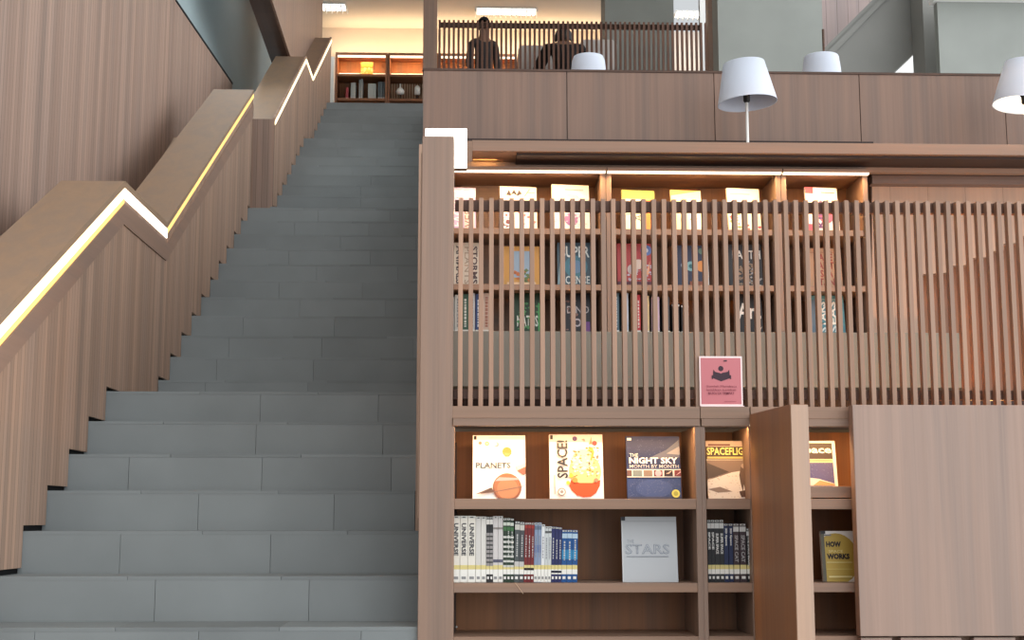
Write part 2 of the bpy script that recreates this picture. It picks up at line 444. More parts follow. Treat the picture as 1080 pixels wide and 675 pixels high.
# the wall's sloping top edge keeps the line of the two seen points
bm = bmesh.new(); prism(bm, [(1.5, 0), (qb.y, 0), (qb.y, qb.z), (1.5, outer(1.5))], 'x', XO - .02, XO)
struct('wall_outer_left', bm, wood('oak_cladding_outer', (.385, .262, .205), 'z', .05, 'y', .15, .07, .16))
bm = bmesh.new(); prism(bm, [(qb.y + .01, qb.z - .01), (qb.y + .01, qb.z + .012), (qa.y, qa.z + .012), (qa.y, qa.z - .01)], 'x', XO - .03, XO + .004)
struct('trim_3', bm, M_black)
bm = bmesh.new(); prism(bm, [(1.5, 0), (1.5, .25), (YA - 1.6, ZA - 1.9), (YA - .3, ZA - .7), (YB + .2, ZA - .55), (YE, ZE - .42), (YE, 0)], 'x', XO + .001, XC - .001)
struct('wall_left_gap', bm, M_cap)
area('slot_fill', (-2.46, 13.6, EZ + 7.6), (0, math.radians(-12), 0), .3, 4.5, 26, (.85, .95, 1), math.radians(70))  # unseen lamp, added to brighten the painted wall behind
struct('wall_far_left', box(-2.85, -2.76, 1.5, 21.0, 0, EZ + 9.5), M_teal)

# right wall of the stairs, behind the newel
XR2 = XR_UP + .09
bm = bmesh.new()
zt = Z(152, 6.117, 440)
prism(bm, [(6.117, 0), (YTOP, 0), (YTOP, ZTOP + .05), (YTOP - .2, ZTOP + .05), (9.6, EZ + 2.55), (7.2, EZ + 1.75), (6.117, zt)], 'x', XR_UP, XR2)
struct('wall_right_stair', bm, M_wallslat)

# ================================================================ NEWEL PANEL AND ITS LIGHT
YN = 5.2
nx0, nx1 = X(443, YN, 400), X(478, YN, 300)
nz = Z(143.5, YN, 460)
nw = thing('newel_panel', 'tall slim wooden end panel standing between the stairs and the bookcases', 'panel', ((nx0 + nx1) / 2, YN + .07, 0))
obj('panel', box(nx0, nx1, YN, YN + .14, 0, nz), M_v, nw, bevel=.002)
obj('edge_strip', box(nx0 - .006, nx0 - .0005, YN + .03, YN + .14, sz_(0) + .4, nz - .06), M_lightwall, nw)
ly = YN + .16
lw = thing('wall_light', 'glowing white L-shaped light wrapped round the top of the slim end panel', 'light', (nx1, ly, nz - .1))
a0, a1, b1 = X(449, ly, 140), X(492.5, ly, 150), X(478, ly, 150)
zt, zb, zm = Z(137, ly, 470), Z(177, ly, 485), Z(146, ly, 470)
bm = bmesh.new(); prism(bm, [(a0, zm), (a0, zt), (a1, zt), (a1, zb), (b1 - .03, zb), (b1 - .03, zm)], 'y', ly - .018, ly + .004)
obj('diffuser', bm, M_led_white, lw)
bm = bmesh.new(); prism(bm, [(a0, zm), (a0, zt), (a1, zt), (a1, zb), (b1 - .03, zb), (b1 - .03, zm)], 'y', ly + .005, ly + .05)
obj('housing', bm, M_v, lw)

area('recess_fill', (X(512, 6.7, 160), 6.72, Z(163, 6.7, 512)), (math.radians(90), 0, 0), .12, .05, .9, (1, .58, .2))  # unseen lamp added under the counter for the orange glow

# ================================================================ LOWER BOOK CABINETS
YF = 5.2
def zf(py, px=600): return Z(py, YF, px)
z_fas0, z_fas1 = zf(449.5), zf(428.5)
z_b1t, z_b1b = zf(526), zf(537)
z_b2t, z_b2b = zf(615), zf(625)
z_b3t, z_b3b = zf(671.5), zf(681)
YBK = YF + .34
def cabinet(label, pxl, pxr, side_l=True, side_r=True, wl=.0, wr=.0, fas=None):
    x0, x1 = X(pxl, YF, 560), X(pxr, YF, 560)
    t = thing('book_cabinet', label, 'cabinet', ((x0 + x1) / 2, YF + .17, 0), 'low book cabinets under the slatted railing')
    th = .026
    bm = bmesh.new(); s = 0
    if side_l: obj('side_panel', box(x0, x0 + wl, YF, YBK, 0, z_fas0), M_v, t, bevel=.0015)
    if side_r: obj('side_panel', box(x1 - wr, x1, YF, YBK, 0, z_fas0), M_v, t, bevel=.0015)
    xi0, xi1 = x0 + wl + .0005, x1 - wr - .0005
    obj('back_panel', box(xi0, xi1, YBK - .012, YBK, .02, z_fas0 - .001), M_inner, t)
    for a, b, m in ((z_b1t, z_b1b, M_h), (z_b2t, z_b2b, M_h), (z_b3t, z_b3b, M_h), (.55, .53, M_h), (.10, .07, M_h)):
        obj('shelf_board', box(xi0, xi1, YF + .001, YBK - .0125, b, a), m, t, bevel=.0012)
    fx0, fx1 = (x0, x1) if not fas else fas
    z_mid = zf(441)
    bm = bmesh.new(); bx(bm, fx0 + .003, fx1 - .003, YF - .006, YF + .022, z_fas0 + .0005, z_mid - .002)
    obj('fascia', bm, M_h, t, bevel=.0015)
    bm = bmesh.new(); bx(bm, fx0 + .001, fx1 - .001, YF + .001, YBK + .25, z_mid - .001, z_fas1)
    obj('top_board', bm, M_h, t, bevel=.0015)
    return t, xi0, xi1
t, cax0, cax1 = cabinet('left low book cabinet with white planet books on its lit top shelf', 476, 741, wl=.010, wr=X(741, YF) - X(735, YF))
screws = bmesh.new()
for px, py in ((481.5, 661), (722, 665), (744 - 20, 562)):
    p = at(px, py, YBK - .0125)
    r = lathe(screws, [(.004, 0), (.004, .004)], 10)
    for ring in r:
        for v in ring:
            x_, y_, z_ = v.co; v.co = (p.x + x_, YBK - .0125 - z_, p.z + y_)
obj('screw_cap', screws, M_metal, t)
cabinet('narrow middle book cabinet with dark space books, beside the open door', 741, 794, wl=X(745.5, YF) - X(741, YF), wr=.006)
x800, xend = X(800, YF), X(1150, YF)
t, ccx0, ccx1 = cabinet('wide right book cabinet with one door swung open and one shut', 794.5, 1335, wl=.02, wr=.02)
# raised display board of the right cabinet's top shelf
lipz = Z(513, YF + .03, 870)
obj('display_board', box(ccx0, ccx1, YF + .015, YBK - .013, z_b1t + .004, lipz), M_h, t, bevel=.0015)
# open door, hinged on the left side and swung towards the viewer
dx = X(793, YF, 560); dth = .057
d_near = 4.73
xn = X(837, d_near, 560); 
zdt = Z(437, YF - .008, 793)
bm = bmesh.new()
pf = [(dx, YF - .008), (xn, d_near), (xn + .066, d_near + .008), (dx + .066, YF - .008)]
A = [bm.verts.new((x, y, .06)) for x, y in pf]; B = [bm.verts.new((x, y, zdt)) for x, y in pf]
bm.faces.new(A); bm.faces.new(B[::-1])
for i in range(4): bm.faces.new((A[i], A[(i + 1) % 4], B[(i + 1) % 4], B[i]))
bmesh.ops.recalc_face_normals(bm, faces=bm.faces)
edge = bmesh.new(); bx(edge, xn + .002, xn + .064, d_near - .004, d_near - .0005, .062, zdt - .002)
bmesh.ops.rotate(edge, verts=edge.verts, cent=(xn, d_near, 0), matrix=Matrix.Rotation(math.atan2(.008, .066), 3, 'Z'))
od = obj('open_door', bm, wood('oak_door_inner', (.30, .148, .078), 'z', var=.22), t, bevel=.002)
obj('door_edge', edge, M_lightwall, od)
# shut door
yd = YF - .065
kx0 = X(899, yd, 430); kz1 = Z(427, yd, 950); kz0 = Z(671, yd, 950)
obj('shut_door', box(kx0, X(1160, yd, 550), yd, YF - .009, kz0, kz1), M_door, t, bevel=.002)
obj('shut_door', box(X(1164, yd, 550), X(1338, yd, 550), yd, YF - .009, kz0, kz1), M_door, t, bevel=.002)
# base row below the shut door
bm = bmesh.new()
for a, b in ((907, 940), (949, 1013), (1026, 1070), (1080, 1158), (1168, 1240), (1250, 1330)):
    bx(bm, X(a, YF - .04, 673), X(b, YF - .04, 673), YF - .05, YF - .009, .06, kz0 - .006)
obj('base_panel', bm, M_door, t, bevel=.002)
# LED strips fixed beneath each fascia
M_cabled = plain('led_cabinet', (1, .9, .7), .5, (1.0, .78, .48), 2.0)
for (a, b, nm) in ((480, 733, 'warm light strip under the fascia of the left low cabinet'), (747, 790, 'short warm light strip under the fascia of the narrow middle cabinet'), (805, 1325, 'warm light strip under the fascia of the wide right cabinet')):
    xa, xb = X(a, YF + .05), X(b, YF + .05)
    s = thing('shelf_light', nm, 'light strip', ((xa + xb) / 2, YF + .05, z_fas0 - .008), 'shelf light strips')
    obj('diffuser', box(xa, xb, YF + .0225, YF + .036, z_fas0 + .004, z_fas0 + .009), M_cabled, s)
    obj('channel', box(xa, xb, YF + .0225, YF + .036, z_fas0 + .0095, z_fas0 + .014), M_metal, s)
    area('shelf_glow', ((xa + xb) / 2, YF + .012, z_fas0 - .004), (math.radians(26), 0, 0), xb - xa, .012, 2.5 * (xb - xa), (1, .57, .24), math.radians(150))

# ================================================================ SLATTED RAILING
YSL = 5.26
rail = thing('slatted_railing', 'long railing of thin upright wooden slats standing on the low cabinets', 'railing', (X(780, YSL), YSL, z_fas1))
zs0, zs1 = z_fas1 + .001, Z(211, YSL, 700)
i = 0
px = 485.8
M_rail = wood('rail_wood', (.13, .062, .04), 'x', var=.2)
while px < 1330:
    xc = X(px, YSL, 300); w = .0088
    obj('slat', box(xc - w, xc + w, YSL - .017, YSL + .017, zs0, zs1), M_slat, rail, bevel=.001)
    px += 10.76
xr0, xr1 = X(479, YSL), X(1330, YSL)
obj('top_rail', box(xr0, xr1, YSL + .0175, YSL + .05, Z(223, YSL + .02, 700), Z(212.5, YSL + .02, 700)), M_rail, rail)
obj('bottom_rail', box(xr0, xr1, YSL + .0175, YSL + .05, Z(421, YSL + .02, 700), Z(411, YSL + .02, 700)), M_rail, rail)

# pink sign stood in front of the slats
sYp = YF + .03
sw0, sw1 = X(738.5, sYp, 440), X(784, sYp, 440); sz1 = Z(376, sYp, 760)
sg = thing('notice_sign', 'pink notice with a dark reading figure, stood against the slatted railing', 'sign', ((sw0 + sw1) / 2, sYp, z_fas1 + .001))
sg.rotation_euler = (0, 0, 0)
w_, h_ = sw1 - sw0, sz1 - z_fas1
sg.location.z = z_fas1 + .001
M_acr = plain('acrylic_sheet', (.86, .66, .64), .25)
obj('holder', box(-w_ / 2, w_ / 2, 0, .006, 0, h_), M_acr, sg, local=True, bevel=.001)
obj('foot', box(-w_ / 2, w_ / 2, -.024, -.0005, 0, .003), M_acr, sg, local=True)
PK, DK = (.50, .155, .17), (.035, .012, .022)
decorate(sg, w_, h_, -.0004, [
    ('r', .035, .055, .965, .965, PK),
    ('c', .5, .755, .062, DK),
    ('p', [(.32, .70), (.47, .67), (.5, .655), (.53, .67), (.70, .70), (.71, .565), (.52, .51), (.5, .505), (.48, .51), (.315, .565)], DK),
    ('p', [(.325, .735), (.36, .70), (.325, .69)], DK), ('p', [(.695, .735), (.66, .70), (.695, .69)], DK),
    ('r', .285, .55, .315, .625, DK), ('r', .705, .55, .735, .625, DK),
    ('p', [(.55, .895), (.58, .92), (.65, .92), (.64, .895)], DK),
    ('t', 'Setelah Membaca', .16, .385, .86, .425, (.20, .03, .05)),
    ('t', 'letakkan kembali', .16, .315, .84, .358, (.20, .03, .05)),
    ('t', 'BUKU DI TEMPAT', .20, .245, .80, .290, (.16, .02, .04), 0, .015),
    ('r', .56, .105, .84, .112, (.25, .04, .06))], 'sign_lettering', 'sign_picture')

struct('wall_under_terrace', box(-.085, -.055, 5.42, 7.1, 0, z_fas1 - .125), M_oak_shaded)

# ================================================================ TERRACE WITH THE UPPER BOOKCASES
YU = 6.75
struct('floor_terrace', box(XR2 + .01, 4.2, YBK + .26, 7.2, z_fas1 - .12, z_fas1 - .02), M_floor)
cx1 = X(1019, 6.72, 380)
struct('slab_bench', box(XR2 + .01, cx1, 6.70, 7.14, Z(408, 6.70), Z(349.5, 6.70)), M_concbench, bevel=.003)
struct('wall_under_bench', box(XR2 + .01, cx1 + .6, 6.9, 6.94, z_fas1 - .02, Z(408, 6.70)), M_oak_shaded)
zU0 = Z(349.5, 6.70) + .001
zUt = Z(183, YU, 700)
boards = [(241, 247), (300, 306)]
def upper_case(label, pxl, pxr, ends=(True, True)):
    x0, x1 = X(pxl, YU, 270), X(pxr, YU, 270)
    t = thing('bookcase', label, 'bookcase', ((x0 + x1) / 2, YU + .15, zU0), 'bookcases behind the slatted railing')
    sd = .026
    if ends[0]: obj('side_panel', box(x0, x0 + sd, YU, YU + .33, zU0, zUt), M_v, t, bevel=.0015)
    if ends[1]: obj('side_panel', box(x1 - sd, x1, YU, YU + .33, zU0, zUt), M_v, t, bevel=.0015)
    xi0, xi1 = x0 + sd + .0005, x1 - sd - .0005
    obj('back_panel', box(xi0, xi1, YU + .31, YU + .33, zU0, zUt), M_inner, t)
    for a, b in boards:
        obj('shelf_board', box(xi0, xi1, YU + .001, YU + .309, Z(b, YU), Z(a, YU)), M_h, t, bevel=.0012)
    obj('top_board', box(x0 + .001, x1 - .001, YU - .05, YU + .33, zUt + .001, Z(176, YU - .05)), M_h, t, bevel=.0015)
    s = thing('shelf_light', 'bright light strip under the top board of the ' + label.replace('slat-screened ', '').split(' with ')[0], 'light strip', ((x0 + x1) / 2, YU - .02, zUt - .006), 'shelf light strips')
    obj('diffuser', box(x0 + .004, x1 - .004, YU - .046, YU - .02, zUt - .008, zUt), M_ledstrip, s)
    area('shelf_glow', ((x0 + x1) / 2, YU - .034, zUt - .016), (math.radians(22), 0, 0), x1 - x0 - .06, .02, 3.6 * (x1 - x0), (1, .60, .25), math.radians(150))
    return t
upper_case('slat-screened bookcase nearest the stairs with shelved spines at bottom', 468, 639.5)
upper_case('slat-screened middle bookcase with yellow books along its top', 640, 825.5)
upper_case('slat-screened narrow bookcase at the right end with a red and white book', 826, 918)
# boards and walls round the cases
struct('trim_4', box(XR2 + .01, 4.2, YU + .02, YU + .06, Z(176, YU - .05) + .002, Z(169.5, YU)), M_h)
xw = X(918.5, 7.0, 250)
struct('trim_5', box(X(918.5, 6.95, 185), 4.2, 6.93, 7.0, Z(192, 6.95), Z(176.5, 6.95)), wood('oak_board', (.235, .155, .125), 'x', var=.25))
def P7(px, py, Y=7.02): q = at(px, py, Y); return (q.x, q.z)
bm = bmesh.new()
prism(bm, [P7(918.5, 192), P7(918.5, 352), P7(972, 352), P7(972, 290), P7(1003, 288), P7(1003, 281), P7(1022, 280), P7(1022, 273), P7(1040, 272), P7(1040, 266), P7(1057, 265), P7(1057, 258), P7(1072, 257), P7(1072, 250), P7(1090, 249), P7(1090, 242), P7(1108, 241), P7(1108, 234), P7(1126, 233), P7(1126, 226), P7(1330, 225), P7(1330, 192)], 'y', 7.0, 7.06)
struct('wall_terrace_right', bm, M_lightwall)
struct('wall_terrace_recess', box(X(905, 7.3), 4.2, 7.22, 7.3, z_fas1 - .02, Z(190, 7.3)), M_reddish)
struct('wall_terrace_back', box(XR2 + .01, X(925, 7.1, 250), 7.10, 7.16, z_fas1 - .02, Z(150, 7.16)), M_oak_shaded)
# lamp that lights the right-hand recess
gl = thing('uplight', 'small warm uplight on the ledge behind the right end of the railing', 'lamp', (X(1042, 5.62), 5.62, z_fas1 + .001))
bm = bmesh.new(); rod(bm, (gl.location.x, 5.62, z_fas1 + .001), (gl.location.x, 5.62, z_fas1 + .016), .03, 16); obj('uplight_lens', bm, plain('tube_glow', (1, .8, .5), .5, (1, .55, .2), 5), gl)
d = bpy.data.lights.new('lamp_glow', 'POINT'); d.energy = 26; d.color = (1, .46, .14); d.shadow_soft_size = .04
o = bpy.data.objects.new('lamp_glow', d); C.objects.link(o); o.location = (gl.location.x, gl.location.y, z_fas1 + .05)

# ================================================================ BALCONY PARAPET AND READING DESK
YP = 7.2
zp1 = Z(74.5, YP, 700); zp0 = Z(152, YP, 700)
seams = [446, 598, 753.5, 907, 1060, 1215]
for n_, (a, b) in enumerate(zip(seams, seams[1:])):
    bm = bmesh.new(); bx(bm, X(a, YP, 110) + .0022, X(b, YP, 110) - .0022, YP, YP + .05, zp0, zp1 - .012)
    struct('wall_parapet.%03d' % (n_ + 1), bm, M_parapet)
struct('wall_parapet_core', box(XR2 + .012, 4.4, YP + .051, YP + .09, z_fas1, zp1 - .013), M_oak_shaded)
struct('trim_7', box(X(446, YP, 110) - .004, 4.4, YP - .006, YP + .10, zp1 - .0115, zp1), M_beam)
YD = 6.56
struct('trim_6', box(X(486, 7.05, 160), X(560, 7.05, 160), 7.04, 7.09, z_fas1, Z(150, 7.05)), M_h)
dk = thing('long_desk', 'long shallow wooden counter projecting below the balcony panels', 'desk', (X(780, YD), YD, Z(160, YD)))
obj('desk_top', box(X(498, YD, 154), 4.0, YD, YP - .008, Z(160, YD), Z(148.5, YD)), M_h, dk, bevel=.002)
obj('underside_shade', box(X(545, YD, 154), 4.0, YD + .03, YP - .009, Z(160, YD) - .012, Z(160, YD) - .0005), M_oak_shaded, dk)  # added dark sheet, stands in for the shade beneath the counter
# terrace behind the parapet
ZT2 = EZ + 1.85
struct('floor_balcony', box(XR2 + .02, 4.4, YP + .1, 13.2, ZT2 - .2, ZT2), M_floor)

# ---------------------------------------------------------------- table lamps
def table_lamp(label, px, py_rim, Y, base_z, r0, r1, hh, tilt=0, lit=False, chain=False, pole_px=None):
    c = at(px, py_rim, Y)
    t = thing('table_lamp', label, 'lamp', (c.x, Y, base_z), 'white shaded table lamps')
    zr = c.z - base_z
    bm = bmesh.new()
    lathe(bm, [(r0, 0), (r1, hh), (r1 - .004, hh), (r0 - .004, .001)], 56, cap=False)
    vs = bm.verts[:]; 
    # close the lower lip
    bmesh.ops.rotate(bm, verts=bm.verts, cent=(0, 0, hh * .3), matrix=Matrix.Rotation(math.radians(tilt), 3, 'Y'))
    bmesh.ops.translate(bm, verts=bm.verts, vec=(0, 0, zr))
    shade = obj('lamp_shade', bm, M_shade, t, local=True)
    bm = bmesh.new(); lathe(bm, [(r1 - .006, hh - .012), (r1 - .006, hh - .006)], 40); 
    bmesh.ops.rotate(bm, verts=bm.verts, cent=(0, 0, hh * .3), matrix=Matrix.Rotation(math.radians(tilt), 3, 'Y')); bmesh.ops.translate(bm, verts=bm.verts, vec=(0, 0, zr))
    obj('shade_top', bm, M_shade, t, local=True)
    bm = bmesh.new(); rod(bm, (0, 0, .012), (0, 0, zr + .012), .0075, 14); obj('pole', bm, M_polew, t, local=True)
    bm = bmesh.new(); lathe(bm, [(.0, .0), (.085, .0), (.085, .010), (.02, .016), (.0, .016)], 36); obj('base', bm, M_polew, t, local=True)
    bm = bmesh.new(); lathe(bm, [(.010, zr + .004), (.017, zr + .012), (.017, zr + .045), (.022, zr + .047), (.022, zr + .056), (.012, zr + .06)], 20); obj('socket', bm, M_socket, t, local=True)
    bm = bmesh.new(); lathe(bm, [(.010, zr + .061), (.026, zr + .085), (.030, zr + .105), (.024, zr + .128), (.004, zr + .138)], 20)
    obj('bulb', bm, plain('bulb_lit', (1, .9, .7), .3, (1, .80, .52), 14) if lit else plain('bulb_off', (.8, .8, .78), .2), t, local=True)
    if chain:
        bm = bmesh.new(); rod(bm, (-.018, -.05, zr - .075), (-.018, -.05, zr + .03), .0016, 6)
        bmesh.ops.create_icosphere(bm, subdivisions=2, radius=.007, matrix=Matrix.Translation((-.018, -.05, zr - .08)))
        obj('pull_chain', bm, M_polew, t, local=True)
    if lit:
        d = bpy.data.lights.new('bulb_light', 'POINT'); d.energy = 3; d.color = (1, .76, .46); d.shadow_soft_size = .03
        o = bpy.data.objects.new('bulb_light', d); C.objects.link(o); o.location = (c.x, Y, c.z + .155)
    return t
zdesk = Z(148.5, YD) + .001
YL = 6.78
table_lamp('unlit white lamp with a tilted shade on the long counter', 787.5, 109, YL, zdesk, .152, .106, .212, -4)
table_lamp('lit lamp with a warm glowing shade at the right end of the counter', 1081, 111, YL, zdesk, .155, .106, .225, 6, True, True)
YL2 = 8.3
d2 = thing('reading_table', 'reading table on the balcony behind the wooden parapet', 'table', (X(740, YL2), YL2, ZT2))
ztab = ZT2 + .72
obj('table_top', box(X(560, YL2, 80), X(940, YL2, 80), YL2 - .3, YL2 + .4, ztab - .035, ztab), M_h, d2, bevel=.002)
for px in (570, 930):
    for yy in (YL2 - .26, YL2 + .32):
        x = X(px, YL2, 80); obj('leg', box(x - .025, x + .025, yy, yy + .05, ZT2 + .001, ztab - .0355), M_v, d2)
def dome_lamp(label, px, ptop, wpx, dome):
    c = at(px, ptop, YL2); r = wpx / 2 * YL2 / F
    t = thing('table_lamp', label, 'lamp', (c.x, YL2, ztab + .001), 'white shaded table lamps')
    zt = c.z - ztab - .001
    bm = bmesh.new()
    if dome: prof = [(r * 1.02, zt - .24), (r * .98, zt - .10), (r * .93, zt - .04), (r * .84, zt - .012), (r * .6, zt - .002), (.001, zt)]
    else: prof = [(r * 1.15, zt - .23), (r * .98, zt - .05), (r * .93, zt - .008), (r * .9, zt), (.001, zt)]
    lathe(bm, prof, 48, cap=False); obj('lamp_shade', bm, M_shade, t, local=True)
    bm = bmesh.new(); rod(bm, (0, 0, .012), (0, 0, zt - .10), .008, 12); obj('pole', bm, M_polew, t, local=True)
    bm = bmesh.new(); lathe(bm, [(.0, .0), (.09, .0), (.09, .010), (.0, .016)], 32); obj('base', bm, M_polew, t, local=True)
dome_lamp('round-topped white lamp peeking over the parapet in front of the seated person', 620.5, 58.5, 39, True)
dome_lamp('flat-topped white lamp peeking over the parapet before the concrete wall', 866, 60, 41, False)

# ================================================================ BOOKS ON THE LOW CABINETS
YB1 = YF + .10
CRM = (.86, .82, .74)
OR, RD, NV, GR = (.75, .28, .07), (.45, .03, .03), (.02, .03, .10), (.05, .16, .06)
G1 = 'picture books facing out on the lit shelf'
front_book('white picture book with a large orange ringed planet on its cover', 498.5, 459, 554.5, 526, YB1, (.86, .83, .78), [
    ('r', 0, .93, 1, 1, (.80, .70, .64)), ('r', .02, .93, .07, .99, K), ('r', .30, .955, .96, .962, (.55, .42, .38)),
    ('c', .14, .875, .03, (.30, .20, .14)), ('c', .27, .865, .04, (.45, .33, .16)), ('c', .27, .865, .02, (.8, .7, .5)), ('c', .45, .85, .045, (.25, .28, .34)), ('c', .43, .86, .035, (.80, .76, .72)),
    ('c', .65, .74, .085, (.50, .25, .05)), ('p', [(.57, .72), (.74, .71), (.68, .66), (.62, .66)], (.55, .30, .10)),
    ('p', [(.80, .50), (1, .56), (1, .40), (.93, .37)], (.75, .60, .50)), ('p', [(.84, .44), (1, .50), (1, .38), (.95, .37)], (.30, .12, .08)),
    ('t', 'PLANETS', .06, .475, .72, .565, (.06, .075, .10), 0, .015),
    ('c', .65, .17, .27, (.22, .085, .05)), ('c', .65, .19, .25, (.36, .15, .07)), ('c', .66, .15, .20, (.44, .20, .10)), ('p', [(.42, .27), (.88, .29), (.86, .32), (.5, .33)], (.55, .36, .34)),
    ('p', [(.05, .065), (.40, .105), (.93, .19), (1, .22), (.93, .182), (.40, .095), (.14, .07), (.3, .14), (.36, .165), (.34, .165), (.2, .11)], (.20, .13, .10))],
    group=G1)
front_book('white picture book with an orange bowl of planets and title up its side', 580, 458, 637, 526, YB1, (.86, .80, .74), [
    ('r', 0, .88, 1, 1, (.70, .55, .50)), ('r', .02, .92, .07, .99, K),
    ('c', .66, .42, .30, (.66, .52, .22), 1.1), ('c', .62, .60, .20, (.74, .66, .42)), ('speck', 50, .40, .34, .92, .80, (.30, .19, .05), .026, 5), ('speck', 30, .45, .36, .9, .66, (.84, .80, .66), .035, 9), ('speck', 12, .45, .40, .9, .78, (.12, .08, .06), .022, 15),
    ('p', [(.36, .20), (.40, .13), (.50, .05), (.62, .02), (.76, .03), (.86, .09), (.93, .20), (.94, .29), (.80, .24), (.55, .24), (.40, .29)], (.60, .075, .015)),
    ('c', .48, .93, .045, (.10, .05, .14)), ('c', .85, .86, .045, (.28, .04, .04)), ('p', [(.74, .84), (.79, .96), (.80, .85)], (.35, .26, .14)), ('p', [(.60, .92), (.68, .88), (.66, .93)], (.3, .25, .22)),
    ('p', [(.70, .74), (.80, .80), (.84, .72), (.79, .58), (.76, .60), (.80, .72)], (.46, .30, .05)), ('p', [(.84, .66), (.92, .64), (.91, .70), (.90, .66)], K),
    ('c', .40, .35, .04, (.7, .45, .05)), ('c', .34, .24, .035, (.65, .45, .05)), ('c', .47, .28, .05, (.55, .25, .05)), ('c', .86, .28, .04, (.35, .2, .12)),
    ('c', .22, .10, .075, (.25, .22, .20)), ('c', .22, .10, .055, (.8, .72, .66)), ('c', .22, .10, .03, (.3, .26, .24)),
    ('t', 'SPACE!', .14, .31, .34, .90, (.03, .03, .035), 1, .02), ('r', .08, .06, .10, .36, (.35, .3, .28))], group=G1)
front_book('dark blue night sky book with a strip of little pictures across it', 662, 460, 719, 526, YB1, (.035, .055, .15), [
    ('r', 0, .50, 1, 1, (.012, .022, .085)), ('p', [(.35, .62), (1, .66), (1, .95), (.75, .78)], (.10, .11, .16)), ('p', [(.75, .72), (1, .70), (1, .84)], (.26, .25, .27)),
    ('speck', 120, .02, .55, .7, .98, (.075, .09, .20), .008, 4), ('c', .5, .16, .34, (.05, .075, .19), .5), ('speck', 220, .02, .04, .98, .34, (.12, .14, .24), .008, 6), ('r', 0, 0, 1, .03, (.05, .05, .09)),
    ('r', .02, .93, .10, .97, (.7, .7, .7)),
    ('t', 'THE', .06, .665, .22, .72, (.75, .74, .72)), ('t', 'NIGHT SKY', .05, .555, .95, .655, (.86, .85, .82), 0, .03), ('t', 'MONTH BY MONTH', .05, .485, .97, .54, (.42, .42, .44), 0, .02),
    ('r', 0, .335, 1, .465, (.75, .70, .62)), ('r', 0, .35, .09, .45, (.14, .07, .06)), ('r', .11, .35, .28, .45, (.18, .21, .20)), ('r', .31, .35, .47, .45, (.22, .16, .12)), ('r', .50, .35, .66, .45, (.14, .03, .04)), ('c', .58, .40, .06, (.62, .36, .40)),
    ('r', .69, .35, .85, .45, (.04, .02, .02)), ('p', [(.72, .39), (.80, .43), (.84, .44), (.78, .39)], (.5, .35, .25)), ('r', .88, .35, 1, .45, (.16, .03, .03)), ('p', [(.9, .36), (1, .44), (1, .41)], (.5, .3, .3)),
    ('c', .89, .075, .075, (.62, .58, .12)), ('c', .89, .075, .045, (.36, .34, .06))], group=G1)
front_book('space flight book with yellow title and a moon walker, left of the open door', 747, 465, 799, 526, YB1, (.55, .45, .34), [
    ('r', 0, .90, 1, 1, (.45, .33, .26)), ('r', .0, .68, 1, .90, (.055, .035, .018)), ('t', 'SPACEFLIGHT', .02, .755, .985, .885, (.82, .70, .20), 0, .02), ('r', .02, .69, .98, .725, (.62, .50, .16)), ('r', .05, .915, .5, .945, (.12, .03, .03)),
    ('p', [(0, .66), (1, .66), (1, .50), (.60, .42), (0, .33)], (.24, .165, .12)), ('p', [(0, .62), (.45, .46), (0, .33)], (.10, .07, .05)), ('p', [(0, .31), (.5, .45), (1, .52), (1, .0), (0, 0)], (.80, .71, .60)),
    ('speck', 90, 0, .02, .95, .40, (.60, .48, .37), .016, 12), ('p', [(0, .16), (.25, .20), (.5, .12), (.2, .10)], (.28, .20, .15)),
    ('p', [(.69, .54), (.75, .57), (.81, .53), (.84, .40), (.81, .25), (.78, .10), (.73, .24), (.71, .10), (.67, .26), (.65, .40)], (.14, .085, .055)), ('c', .75, .56, .05, (.42, .30, .22)), ('p', [(.63, .12), (.85, .16), (.87, .04), (.67, .02)], (.10, .05, .03))], group=G1)
front_book('white-edged space book with a blue planet scene, right of the open door', 836, 465, 884, 513, YB1, (.85, .78, .68), [
    ('r', .05, .40, .93, .95, (.06, .04, .03)), ('r', .05, .02, .93, .52, (.10, .09, .20)), ('t', 'space', .19, .68, .91, .84, (.86, .80, .70), 0, .03), ('r', .05, .52, .93, .60, (.70, .55, .30)), ('r', .3, .55, .9, .57, (.3, .2, .1)), ('r', .05, .88, .3, .93, (.75, .6, .45)),
    ('speck', 60, .08, .2, .9, .5, (.15, .14, .26), .015, 7), ('p', [(.05, .02), (.05, .30), (.3, .20), (.6, .16), (.93, .06), (.93, .02)], (.78, .62, .50)), ('p', [(.45, .02), (.6, .13), (.93, .05), (.93, .02)], (.62, .30, .12))], zb=lipz + .001, group=G1)
YB2 = YF + .075
front_book('pale grey book with silver outlined letters standing alone on the second shelf', 657, 545, 715.5, 614.5, YB2, (.47, .485, .50), [
    ('r', 0, .0, .02, 1, (.62, .62, .62)), ('r', .0, .94, .07, 1, (.03, .03, .04)), ('r', .02, .92, .98, .94, (.40, .41, .43)), ('t', 'THE', .09, .60, .22, .65, (.30, .32, .36)),
    ('t', 'STARS', .06, .43, .86, .58, (.17, .20, .25), 0, .012), ('t', 'STARS', .065, .437, .855, .575, (.44, .46, .49), 0, -.012), ('r', .08, .385, .84, .40, (.30, .32, .35))],
    yaw=0, lean=8, group='picture books facing out on the second shelf')
